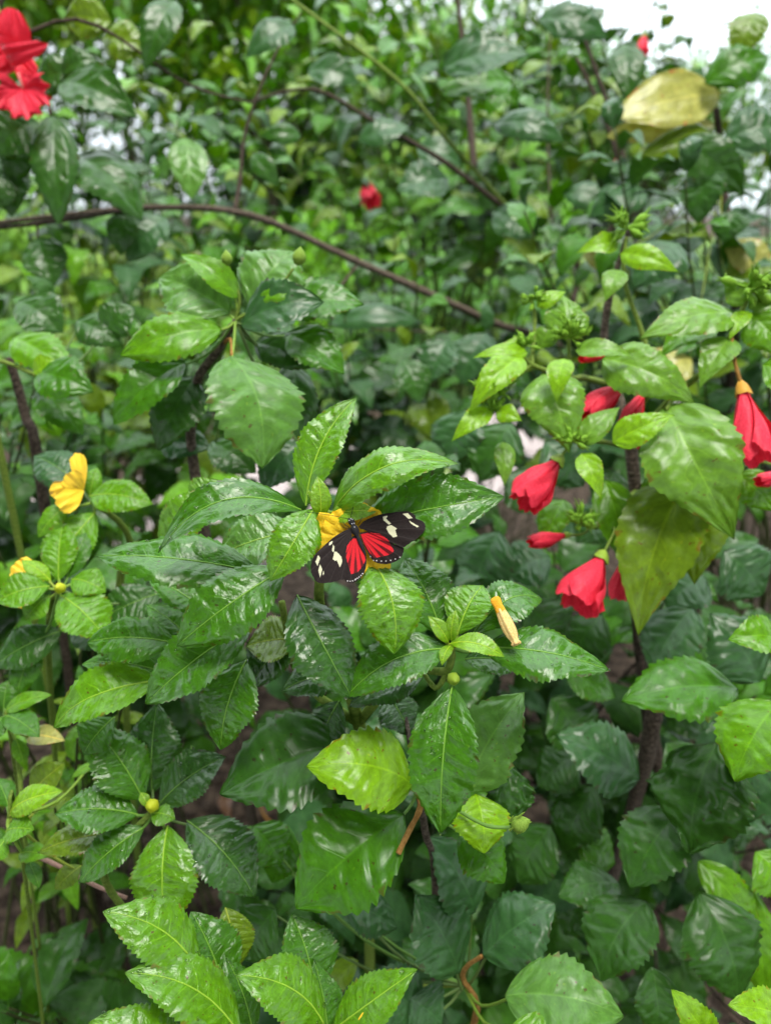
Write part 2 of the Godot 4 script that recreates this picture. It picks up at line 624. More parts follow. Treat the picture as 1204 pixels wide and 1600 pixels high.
# ---------------------------------------------------------------- the yellow-flowered plant that carries the butterfly
func alder_main() -> void:
	var root := Vector3(-0.02, 0, -0.62)
	var p := thing("yellow_flowered_plant", "wet bright green toothed plant whose open yellow flower carries the butterfly", "plant", root, "yellow flowered plants")
	var A := P(514, 800, 0.412)
	var B := P(706, 1012, 0.415)
	var C := P(440, 940, 0.44)
	var g := green_stem()
	var fork := P(560, 1130, 0.47)
	stem(p, [root, P(575, 1300, 0.55), fork, P(500, 960, 0.44), A], 0.0055, 0.0024, g)
	stem(p, [fork, P(610, 1070, 0.44), P(650, 1046, 0.425), P(697, 1048, 0.418), B], 0.003, 0.0022, g)
	stem(p, [P(697, 1050, 0.418), P(680, 1075, 0.42), P(655, 1040, 0.43)], 0.0016, 0.0014, g)
	stem(p, [fork, P(470, 1060, 0.46), C], 0.003, 0.002, g)
	# whorl under the butterfly
	lv(p, "alder", [
		[478, 790, 556, 622, 0.415, 0.425, 78, 28, 0.04, 22, "fresh", {"side": -0.06, "drops": 26}],
		[520, 800, 712, 716, 0.41, 0.40, 72, 30, 0.16, 12, "fresh", {"hook": 0.10, "drops": 20}],
		[560, 822, 788, 776, 0.418, 0.405, 108, 22, 0.06, 14, "mid", {"side": 0.03, "drops": 12}],
		[470, 797, 247, 864, 0.41, 0.395, 70, 34, 0.13, 10, "mid", {"side": 0.09, "drops": 40}],
		[500, 812, 496, 744, 0.408, 0.405, 36, 15, 0.08, 18, "lime", {"drops": 4}],
		[490, 795, 422, 908, 0.405, 0.392, 84, 12, 0.07, 10, "fresh", {"side": -0.03, "drops": 10}],
		[515, 808, 588, 800, 0.408, 0.403, 38, 20, 0.12, 10, "lime", {"drops": 5}],
		[505, 800, 480, 765, 0.409, 0.404, 16, 10, 0.08, 10, "lime"],
	], A, true)
	lv(p, "alder", [
		[582, 878, 616, 1022, 0.402, 0.388, 112, 16, 0.10, 9, "fresh", {"side": -0.05, "drops": 22}],
	], A + Vector3(0, -0.01, 0), true)
	# second whorl
	lv(p, "alder", [
		[690, 992, 632, 872, 0.42, 0.436, 92, 24, 0.05, 14, "mid", {"drops": 14}],
		[714, 992, 754, 914, 0.415, 0.425, 82, 22, 0.08, 12, "fresh", {"drops": 8}],
		[738, 992, 846, 928, 0.425, 0.432, 74, 30, 0.16, 8, "mid", {"hook": 0.12, "drops": 12}],
		[752, 1012, 950, 1047, 0.418, 0.405, 88, 36, 0.08, 12, "mid", {"side": 0.05, "drops": 12}],
		[704, 1014, 540, 1090, 0.412, 0.405, 92, 28, 0.08, 12, "mid", {"side": 0.05, "drops": 14}],
		[702, 1006, 788, 1027, 0.41, 0.40, 34, 38, 0.10, 10, "lime", {"drops": 2}],
		[700, 1005, 668, 962, 0.412, 0.41, 26, 20, 0.1, 16, "lime"],
		[706, 1003, 712, 952, 0.412, 0.41, 24, 20, 0.1, 16, "lime"],
		[706, 1008, 690, 1040, 0.41, 0.40, 20, 30, 0.1, 10, "lime"],
	], B, true)
	lv(p, "alder", [[706, 1072, 688, 1303, 0.408, 0.385, 118, 18, 0.07, 8, "mid", {"side": -0.02, "drops": 34}]], P(700, 1050, 0.418), true)
	bud(p, P(708, 1061, 0.408), Vector3(0.1, 0.3, 0.9).normalized(), 0.0036, plain_mat("bud_green", [0.24, 0.36, 0.03], 0.45, 0.2))
	# leaves lower on the stem
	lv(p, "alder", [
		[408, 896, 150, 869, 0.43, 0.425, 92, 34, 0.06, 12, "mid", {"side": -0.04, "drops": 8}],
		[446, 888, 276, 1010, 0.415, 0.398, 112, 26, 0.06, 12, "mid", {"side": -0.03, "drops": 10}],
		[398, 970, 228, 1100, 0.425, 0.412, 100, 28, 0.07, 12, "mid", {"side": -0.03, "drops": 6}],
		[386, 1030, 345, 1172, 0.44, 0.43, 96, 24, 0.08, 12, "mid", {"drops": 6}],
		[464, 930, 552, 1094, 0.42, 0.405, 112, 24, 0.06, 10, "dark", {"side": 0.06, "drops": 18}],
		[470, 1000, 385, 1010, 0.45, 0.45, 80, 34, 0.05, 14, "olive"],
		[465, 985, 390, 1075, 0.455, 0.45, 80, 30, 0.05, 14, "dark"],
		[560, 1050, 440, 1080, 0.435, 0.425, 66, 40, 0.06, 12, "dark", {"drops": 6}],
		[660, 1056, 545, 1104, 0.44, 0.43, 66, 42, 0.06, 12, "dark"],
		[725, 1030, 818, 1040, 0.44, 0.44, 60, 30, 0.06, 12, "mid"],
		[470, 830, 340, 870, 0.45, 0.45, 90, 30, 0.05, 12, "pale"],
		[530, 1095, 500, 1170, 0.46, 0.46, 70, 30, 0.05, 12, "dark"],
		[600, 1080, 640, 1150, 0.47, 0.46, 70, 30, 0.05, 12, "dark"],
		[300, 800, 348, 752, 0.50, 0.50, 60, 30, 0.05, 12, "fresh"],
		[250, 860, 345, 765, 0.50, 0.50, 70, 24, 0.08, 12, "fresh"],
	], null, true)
	lv(p, "alder", [
		[278, 1006, 136, 1004, 0.46, 0.46, 78, 30, 0.06, 12, "mid"],
		[255, 1050, 128, 1038, 0.475, 0.475, 56, 30, 0.06, 12, "mid"],
		[258, 1062, 74, 1130, 0.47, 0.46, 82, 30, 0.08, 12, "fresh", {"hook": 0.12}],
		[335, 968, 232, 902, 0.465, 0.47, 55, 30, 0.05, 12, "mid"],
		[302, 1005, 228, 945, 0.475, 0.48, 55, 30, 0.05, 12, "mid"],
		[180, 1120, 130, 1180, 0.49, 0.48, 60, 30, 0.06, 12, "mid"],
	], null, false)
	# the open flower: five crumpled petals round a short tube
	var f := Node3D.new()
	f.name = "flower"
	p.add_child(f)
	f.position = P(552, 842, 0.405) - root
	var ym := noise_mat("yellow_petal", [0.84, 0.50, 0.012], [0.92, 0.68, 0.06], 0.02, 60.0, 0.5, 0.03)
	ym.backlight_enabled = true
	ym.backlight = Color(0.5, 0.42, 0.1)
	ym.cull_mode = BaseMaterial3D.CULL_DISABLED
	for q in [[484, 838, 0.400, 76], [520, 800, 0.401, 62], [596, 802, 0.403, 62], [600, 896, 0.398, 62], [508, 888, 0.400, 60]]:
		petal(f, P(552, 843, 0.406), P(q[0], q[1], q[2]), q[3] * 0.405 / FPX * 0.5, ym, "wide")
	put("calyx", lathe(P(548, 850, 0.425) - origin_of(f), P(552, 843, 0.405) - origin_of(f), [[0.0, 0.001], [0.3, 0.003], [0.8, 0.0035], [1.0, 0.0042]], 8), plain_mat("bud_green", [0.24, 0.36, 0.03], 0.45, 0.2), f)

# petals: kind "wide" a crumpled fan, "frill" a slashed one, "strap" a narrow one
func petal(par: Node3D, A: Vector3, B: Vector3, hw: float, mat: Material, kind: String, bend := 0.12, n_hint = null) -> void:
	leaf_count += 1
	var u := (B - A).normalized()
	var L := A.distance_to(B)
	var v: Vector3 = n_hint if n_hint != null else (CAM_POS - A).normalized()
	var n := (v - u * v.dot(u)).normalized()
	var s := u.cross(n)
	var rows := 22
	var half := 9
	var pts := PackedVector3Array()
	var uvs := PackedVector2Array()
	var o := leaf_count * 17.3
	for r in rows:
		var t := float(r) / (rows - 1)
		for c in half * 2 + 1:
			var a := float(c - half) / half
			var w := 0.0
			var tt := t
			if kind == "wide":
				w = 0.14 + 0.86 * sin(minf(t * 1.25, 1.0) * PI * 0.5)
				tt = t * (1.0 - 0.16 * a * a * t + 0.05 * wob.get_noise_2d(a * 70.0, o) * t)
			elif kind == "frill":
				w = 0.12 + 0.88 * pow(sin(minf(t * 1.15, 1.0) * PI * 0.5), 1.4)
				tt = t * (1.0 - 0.12 * a * a * t - 0.20 * absf(sin(a * 3.6 + o)) * t * t * t)
			else:
				w = 0.25 + 0.75 * sin(pow(t, 0.8) * PI * 0.86)
				tt = t * (1.0 - 0.1 * a * a)
			var x := a * w * hw
			var ruf := 0.32 if kind == "frill" else 0.26
			var h := bend * L * 4.0 * tt * (1.0 - tt) + ruf * hw * t * wob.get_noise_2d(a * 65.0 + o, t * 30.0) + 0.10 * hw * t * fine.get_noise_2d(a * 120.0 + o, t * 22.0)
			h += 0.10 * hw * t * sin(a * 9.0 + o) * a
			pts.append(u * L * tt + s * x + n * h)
			uvs.append(Vector2(0.5 + a * 0.5, t))
	put("petal", grid_mesh(pts, uvs, rows, half * 2 + 1), mat, par, A - origin_of(par))

# ---------------------------------------------------------------- the other yellow-flowered plants
func alder_left() -> void:
	var g := green_stem()
	var bg := plain_mat("bud_green", [0.24, 0.36, 0.03], 0.45, 0.2)
	# plant with the round bud above the bare soil
	var root := Vector3(-0.24, 0, -0.62)
	var p := thing("yellow_flowered_plant", "green toothed plant with a round yellow bud in its whorl, above dark soil", "plant", root, "yellow flowered plants")
	var F := P(238, 1268, 0.475)
	stem(p, [root, P(240, 1500, 0.56), P(200, 1430, 0.51), P(172, 1390, 0.50), P(165, 1360, 0.495), P(200, 1310, 0.485), F], 0.003, 0.0022, g)
	lv(p, "alder", [
		[224, 1250, 144, 1134, 0.485, 0.49, 92, 20, 0.05, 10, "mid"],
		[216, 1273, 86, 1272, 0.48, 0.47, 78, 32, 0.06, 12, "mid"],
		[226, 1292, 124, 1380, 0.478, 0.465, 66, 26, 0.06, 12, "mid"],
		[185, 1302, 60, 1332, 0.49, 0.48, 52, 34, 0.05, 12, "olive"],
		[262, 1290, 262, 1456, 0.47, 0.45, 106, 20, 0.08, 8, "fresh"],
		[248, 1258, 352, 1182, 0.48, 0.485, 78, 30, 0.06, 12, "dark"],
		[292, 1282, 398, 1402, 0.48, 0.47, 110, 24, 0.07, 10, "dark"],
		[236, 1272, 274, 1280, 0.472, 0.468, 38, 30, 0.1, 10, "fresh"],
		[238, 1240, 246, 1098, 0.50, 0.51, 92, 20, 0.04, 10, "dark"],
		[232, 1262, 220, 1238, 0.472, 0.475, 18, 10, 0.1, 10, "lime"],
		[300, 1165, 290, 1250, 0.52, 0.52, 70, 20, 0.05, 10, "dark"],
	], F, true)
	bud(p, P(238, 1259, 0.468), Vector3(0, 0.5, 0.8).normalized(), 0.0042, plain_mat("bud_yellow", [0.45, 0.50, 0.02], 0.45, 0.2))
	# plant at the foot of the picture with the nibbled leaf
	root = Vector3(-0.10, 0, -0.42)
	p = thing("yellow_flowered_plant", "glossy toothed plant with a nibbled hole in its pale-veined leaf", "plant", root, "yellow flowered plants")
	var G := P(345, 1590, 0.43)
	stem(p, [root, root + Vector3(0, 0.35, 0.0), G], 0.004, 0.0025, g)
	lv(p, "alder", [
		[316, 1530, 160, 1424, 0.415, 0.405, 96, 22, 0.06, 10, "fresh", {"side": 0.08, "bite": 0.9}],
		[376, 1622, 194, 1520, 0.405, 0.395, 100, 22, 0.06, 10, "fresh", {"side": 0.08}],
		[352, 1556, 298, 1424, 0.425, 0.435, 92, 24, 0.05, 12, "mid"],
		[300, 1660, 138, 1598, 0.40, 0.39, 92, 24, 0.06, 10, "fresh"],
		[395, 1620, 350, 1490, 0.425, 0.43, 60, 30, 0.05, 10, "mid"],
	], G, true)
	lv(p, "alder", [[352, 1418, 374, 1510, 0.455, 0.45, 70, 10, 0.05, 6, "olive"]], null, false)
	# plant with the withered yellow petal
	root = Vector3(-0.01, 0, -0.42)
	p = thing("yellow_flowered_plant", "glossy toothed plant holding a scrap of yellow petal between its top leaves", "plant", root, "yellow flowered plants")
	var I := P(505, 1615, 0.415)
	stem(p, [root, root + Vector3(0, 0.35, 0), I], 0.004, 0.0025, g)
	lv(p, "alder", [
		[494, 1560, 456, 1428, 0.42, 0.43, 96, 24, 0.05, 12, "mid"],
		[508, 1606, 368, 1524, 0.408, 0.396, 100, 22, 0.07, 10, "fresh", {"side": 0.08}],
		[518, 1612, 652, 1514, 0.408, 0.40, 84, 24, 0.05, 12, "fresh", {"side": 0.04}],
		[512, 1630, 490, 1500, 0.412, 0.42, 60, 24, 0.05, 12, "mid"],
	], I, true)
	petal(p, P(560, 1618, 0.40), P(583, 1585, 0.395), 0.005, mats["yellow_petal2"] if mats.has("yellow_petal2") else plain_mat("yellow_petal2", [0.88, 0.58, 0.03], 0.5, 0.3), "wide")
	var yp := plain_mat("yellow_petal2", [0.88, 0.58, 0.03], 0.5, 0.3)
	# plant with the half-closed yellow flower
	root = Vector3(-0.34, 0, -0.72)
	p = thing("yellow_flowered_plant", "green plant with a half-closed drooping yellow flower beside pale path", "plant", root, "yellow flowered plants")
	var J := P(146, 785, 0.58)
	stem(p, [root, P(190, 1010, 0.66), P(205, 850, 0.62), J], 0.004, 0.0022, g)
	lv(p, "alder", [
		[132, 765, 54, 712, 0.60, 0.61, 66, 24, 0.06, 10, "blue"],
		[140, 776, 240, 788, 0.58, 0.57, 60, 28, 0.08, 10, "fresh"],
		[150, 800, 72, 910, 0.58, 0.56, 76, 20, 0.05, 10, "fresh"],
		[110, 785, 60, 840, 0.575, 0.565, 34, 26, 0.06, 10, "fresh"],
		[140, 775, 152, 730, 0.585, 0.59, 30, 10, 0.06, 10, "fresh"],
		[148, 800, 130, 890, 0.60, 0.59, 50, 20, 0.05, 10, "mid"],
	], J)
	var f := Node3D.new()
	f.name = "flower"
	p.add_child(f)
	f.position = P(130, 770, 0.575) - root
	for q in [[120, 708, 24, 0.57], [104, 742, 34, 0.56], [78, 768, 30, 0.56], [90, 792, 36, 0.555], [84, 776, 28, 0.558]]:
		petal(f, P(130, 765, 0.572), P(q[0], q[1], q[3]), q[2] * 0.57 / FPX * 0.5, yp, "wide", 0.1)
	# plant with two yellow petals showing
	root = Vector3(-0.42, 0, -0.66)
	p = thing("yellow_flowered_plant", "green plant with a folded yellow flower hidden under its upper leaves", "plant", root, "yellow flowered plants")
	var K := P(92, 922, 0.54)
	stem(p, [root, P(80, 1100, 0.62), K], 0.0025, 0.002, g)
	lv(p, "alder", [
		[92, 908, 100, 815, 0.55, 0.57, 56, 18, 0.05, 10, "fresh"],
		[104, 905, 140, 830, 0.555, 0.57, 44, 20, 0.05, 10, "mid"],
		[78, 916, -6, 940, 0.54, 0.53, 58, 26, 0.08, 10, "fresh"],
		[94, 930, 168, 1000, 0.54, 0.53, 86, 20, 0.07, 8, "fresh"],
		[80, 908, 34, 876, 0.545, 0.545, 30, 26, 0.06, 10, "lime"],
		[112, 905, 166, 925, 0.55, 0.545, 52, 26, 0.08, 10, "fresh"],
		[78, 930, 40, 970, 0.545, 0.535, 44, 24, 0.08, 10, "fresh"],
		[98, 985, -10, 1042, 0.56, 0.55, 70, 24, 0.06, 10, "dark"],
		[60, 1000, 26, 1092, 0.56, 0.55, 48, 22, 0.06, 10, "mid"],
		[255, 925, 150, 972, 0.57, 0.56, 66, 20, 0.05, 10, "dark"],
		[110, 990, 190, 1000, 0.57, 0.56, 60, 30, 0.05, 10, "dark"],
	], K)
	bud(p, P(94, 919, 0.532), Vector3(0, 0.5, 0.8).normalized(), 0.0040, mats["bud_yellow"])
	f = Node3D.new()
	f.name = "flower"
	p.add_child(f)
	f.position = P(68, 912, 0.56) - root
	petal(f, P(68, 910, 0.56), P(22, 880, 0.555), 0.009, yp, "wide", 0.1)
	petal(f, P(60, 925, 0.56), P(24, 942, 0.555), 0.007, yp, "wide", 0.1)
	# low pale plants over the soil
	root = Vector3(-0.40, 0, -0.56)
	p = thing("seedling_plant", "pale young plant with one yellowing leaf over the dark soil", "plant", root)
	var M := P(8, 1118, 0.54)
	stem(p, [root, P(30, 1240, 0.58), M], 0.0016, 0.0013, g)
	lv(p, "alder", [
		[8, 1118, 62, 1152, 0.535, 0.52, 44, 26, 0.06, 10, "mid"],
		[8, 1112, 82, 1086, 0.54, 0.54, 28, 30, 0.08, 10, "fresh"],
		[6, 1110, 14, 1062, 0.545, 0.55, 40, 20, 0.05, 10, "mid"],
		[24, 1152, 38, 1198, 0.545, 0.54, 26, 14, 0.05, 10, "fresh"],
		[42, 1152, 102, 1158, 0.56, 0.55, 36, 26, 0.08, 10, "yellow"],
		[4, 1120, -20, 1160, 0.53, 0.52, 40, 24, 0.06, 10, "mid"],
	], M)
	root = Vector3(-0.38, 0, -0.50)
	p = thing("seedling_plant", "lime green young plant beside the fallen pinkish twig", "plant", root)
	var N := P(14, 1278, 0.49)
	stem(p, [root, P(36, 1340, 0.53), N], 0.0016, 0.0013, g)
	stem(p, [P(36, 1340, 0.53), P(32, 1220, 0.55), P(20, 1150, 0.56)], 0.002, 0.0014, g)
	lv(p, "alder", [
		[16, 1270, 98, 1236, 0.49, 0.48, 46, 30, 0.08, 10, "lime"],
		[10, 1300, 54, 1296, 0.485, 0.475, 46, 26, 0.08, 10, "fresh"],
		[48, 1242, 102, 1192, 0.55, 0.55, 50, 24, 0.05, 10, "olive"],
		[60, 1248, 104, 1250, 0.56, 0.55, 36, 24, 0.05, 10, "olive"],
		[30, 1335, 80, 1338, 0.50, 0.49, 32, 26, 0.08, 10, "fresh"],
		[44, 1345, 62, 1388, 0.51, 0.50, 24, 14, 0.05, 10, "mid"],
		[128, 1352, 86, 1390, 0.52, 0.51, 36, 24, 0.05, 10, "olive"],
		[148, 1192, 112, 1216, 0.56, 0.55, 16, 24, 0.05, 10, "fresh"],
		[14, 1262, -6, 1216, 0.50, 0.51, 40, 20, 0.05, 10, "mid"],
		[10, 1310, -16, 1350, 0.485, 0.475, 40, 20, 0.05, 10, "fresh"],
	], N)

# ---------------------------------------------------------------- hibiscus with smooth broad leaves below the butterfly
func low_hibiscus() -> void:
	var root := Vector3(0.06, 0, -0.66)
	var p := thing("hibiscus_shrub", "smooth broad-leaved shrub with a cut brown twig and a fat green bud", "shrub", root)
	var br := bark()
	var N := P(652, 1232, 0.455)
	stem(p, [root, P(680, 1420, 0.60), P(664, 1300, 0.50), N, P(640, 1160, 0.455), P(630, 1100, 0.47)], 0.0032, 0.0014, br)
	stem(p, [N, P(656, 1262, 0.435), P(640, 1296, 0.425), P(622, 1333, 0.415)], 0.0019, 0.0016, tan_bark())
	lv(p, "hibiscus", [
		[644, 1226, 478, 1198, 0.435, 0.415, 122, 14, 0.10, 4, "lime", {"side": 0.05, "curl": 0.15}],
		[632, 1272, 462, 1420, 0.44, 0.42, 152, 18, 0.06, 10, "mid", {"curl": 0.1}],
		[548, 1160, 344, 1242, 0.455, 0.445, 150, 26, 0.05, 18, "dark"],
		[742, 1240, 756, 1334, 0.445, 0.43, 88, 18, 0.10, 6, "lime"],
		[728, 1236, 818, 1082, 0.45, 0.455, 112, 24, 0.06, 10, "pale"],
		[790, 1192, 792, 1292, 0.46, 0.45, 68, 20, 0.10, 8, "dark", {"wave": 0.5}],
		[718, 1296, 788, 1380, 0.465, 0.455, 80, 22, 0.08, 8, "mid"],
		[500, 1160, 560, 1210, 0.47, 0.46, 60, 20, 0.06, 10, "dark"],
	], N)
	lv(p, "hibiscus", [
		[742, 1424, 668, 1308, 0.53, 0.53, 100, 30, 0.06, 10, "blue"],
		[716, 1520, 650, 1398, 0.51, 0.51, 106, 28, 0.05, 8, "blue"],
		[754, 1494, 868, 1412, 0.52, 0.52, 104, 28, 0.05, 8, "blue"],
		[664, 1592, 570, 1526, 0.53, 0.53, 92, 28, 0.05, 8, "blue"],
		[640, 1560, 690, 1600, 0.53, 0.52, 80, 28, 0.05, 8, "blue"],
		[788, 1556, 974, 1588, 0.47, 0.45, 120, 26, 0.08, 10, "pale"],
		[540, 1410, 620, 1450, 0.54, 0.54, 70, 28, 0.05, 8, "blue"],
		[430, 1420, 380, 1500, 0.53, 0.53, 90, 26, 0.05, 8, "dark"],
		[395, 1290, 440, 1350, 0.53, 0.53, 70, 26, 0.05, 8, "mid"],
		[420, 1320, 360, 1330, 0.54, 0.54, 60, 26, 0.05, 8, "mid"],
		[450, 1290, 425, 1380, 0.55, 0.55, 70, 26, 0.05, 8, "mid"],
		[800, 1600, 860, 1640, 0.44, 0.43, 60, 26, 0.05, 8, "fresh"],
		[560, 1500, 500, 1560, 0.56, 0.56, 40, 26, 0.05, 8, "olive"],
	], P(725, 1540, 0.56))
	stem(p, [root, P(740, 1600, 0.60), P(722, 1525, 0.545), P(752, 1494, 0.52)], 0.003, 0.0014, tan_bark())
	stem(p, [P(718, 1268, 0.43), P(760, 1290, 0.42), P(800, 1293, 0.417)], 0.0010, 0.0012, plain_mat("petiole_mid", [0.15, 0.22, 0.05], 0.5, 0.2), "flower_stalk")
	var bm := noise_mat("bud_skin", [0.13, 0.24, 0.03], [0.26, 0.38, 0.06], 0.02, 90.0, 0.5, 0.02)
	var at := P(812, 1288, 0.414)
	bud(p, at, (P(822, 1282, 0.412) - P(800, 1292, 0.416)).normalized(), 0.0046, bm, "flower_bud")
	for k in 5:
		var a := TAU * k / 5.0
		var e := P(804 + 10 * cos(a), 1290 + 12 * sin(a), 0.413)
		var tip := P(814 + 16 * cos(a), 1284 + 16 * sin(a), 0.410)
		put("sepal", tube([Vector3.ZERO, (tip - e) * 0.6, tip - e], 0.0009, 0.0002, 5, 2), bm, p, e - root)

# ---------------------------------------------------------------- dark hibiscus
func dark_hibiscus() -> void:
	var root := Vector3(0.34, 0, -0.92)
	var p := thing("hibiscus_shrub", "dark glossy broad-leaved shrub under the red hanging flowers", "shrub", root)
	stem(p, [root, P(1030, 1300, 0.80), P(1018, 1160, 0.74), P(1000, 1000, 0.72), P(985, 860, 0.71)], 0.010, 0.006, dark_bark())
	var T := "hibiscus"
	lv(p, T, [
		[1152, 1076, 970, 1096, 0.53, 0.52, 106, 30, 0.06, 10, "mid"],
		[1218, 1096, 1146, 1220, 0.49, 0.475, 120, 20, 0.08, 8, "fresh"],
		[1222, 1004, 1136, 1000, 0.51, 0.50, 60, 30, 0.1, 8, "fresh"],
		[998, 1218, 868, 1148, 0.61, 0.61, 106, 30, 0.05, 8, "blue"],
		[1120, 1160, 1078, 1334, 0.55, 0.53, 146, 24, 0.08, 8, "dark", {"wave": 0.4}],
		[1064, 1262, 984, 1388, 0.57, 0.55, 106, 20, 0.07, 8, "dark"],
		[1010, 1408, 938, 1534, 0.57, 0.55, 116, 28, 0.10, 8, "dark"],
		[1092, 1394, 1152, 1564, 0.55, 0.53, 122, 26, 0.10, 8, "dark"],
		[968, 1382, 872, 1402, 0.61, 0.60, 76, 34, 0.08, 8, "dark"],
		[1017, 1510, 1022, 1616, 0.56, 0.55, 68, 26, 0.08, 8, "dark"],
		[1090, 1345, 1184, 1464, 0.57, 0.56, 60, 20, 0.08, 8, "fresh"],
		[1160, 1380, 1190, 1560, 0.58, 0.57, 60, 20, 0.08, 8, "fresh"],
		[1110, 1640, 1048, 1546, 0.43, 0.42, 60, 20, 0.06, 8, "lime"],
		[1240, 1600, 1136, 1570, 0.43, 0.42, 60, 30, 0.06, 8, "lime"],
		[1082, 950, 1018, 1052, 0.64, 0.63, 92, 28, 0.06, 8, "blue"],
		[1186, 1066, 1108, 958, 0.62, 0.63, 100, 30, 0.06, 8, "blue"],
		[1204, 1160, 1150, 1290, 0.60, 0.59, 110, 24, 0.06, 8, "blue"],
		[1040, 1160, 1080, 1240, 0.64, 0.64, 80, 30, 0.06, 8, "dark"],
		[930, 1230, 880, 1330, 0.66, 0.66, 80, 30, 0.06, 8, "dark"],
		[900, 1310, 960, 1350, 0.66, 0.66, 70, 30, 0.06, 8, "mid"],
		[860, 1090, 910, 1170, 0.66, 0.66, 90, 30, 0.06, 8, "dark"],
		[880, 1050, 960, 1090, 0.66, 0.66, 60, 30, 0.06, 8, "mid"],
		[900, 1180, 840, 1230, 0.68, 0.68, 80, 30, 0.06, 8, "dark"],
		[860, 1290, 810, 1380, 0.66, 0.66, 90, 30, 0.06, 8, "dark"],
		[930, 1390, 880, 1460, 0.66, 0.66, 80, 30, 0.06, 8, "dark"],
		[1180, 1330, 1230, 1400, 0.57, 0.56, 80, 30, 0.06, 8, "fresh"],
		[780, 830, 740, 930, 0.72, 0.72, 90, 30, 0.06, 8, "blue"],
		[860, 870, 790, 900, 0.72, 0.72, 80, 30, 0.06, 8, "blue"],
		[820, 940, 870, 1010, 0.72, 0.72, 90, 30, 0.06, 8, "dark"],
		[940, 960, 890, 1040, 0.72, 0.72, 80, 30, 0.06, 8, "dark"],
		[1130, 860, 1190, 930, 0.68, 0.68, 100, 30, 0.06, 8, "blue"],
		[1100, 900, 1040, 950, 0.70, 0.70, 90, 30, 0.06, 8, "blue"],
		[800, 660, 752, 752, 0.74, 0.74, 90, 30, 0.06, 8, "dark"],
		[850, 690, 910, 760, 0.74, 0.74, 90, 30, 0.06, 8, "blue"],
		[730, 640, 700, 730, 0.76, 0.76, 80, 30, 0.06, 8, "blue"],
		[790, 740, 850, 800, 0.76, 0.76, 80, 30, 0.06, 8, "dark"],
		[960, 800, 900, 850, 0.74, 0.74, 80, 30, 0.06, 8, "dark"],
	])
	var sh := []
	for k in 34:
		sh.append([P(rng.randf_range(740, 1230), rng.randf_range(840, 1640), rng.randf_range(0.70, 0.95)), 8, 0.2])
	grow(p, root, sh, T, ["dark", "dark", "dark", "dark", "mid", "blue"], Vector2(0.055, 0.085), dark_bark(), 0.003)

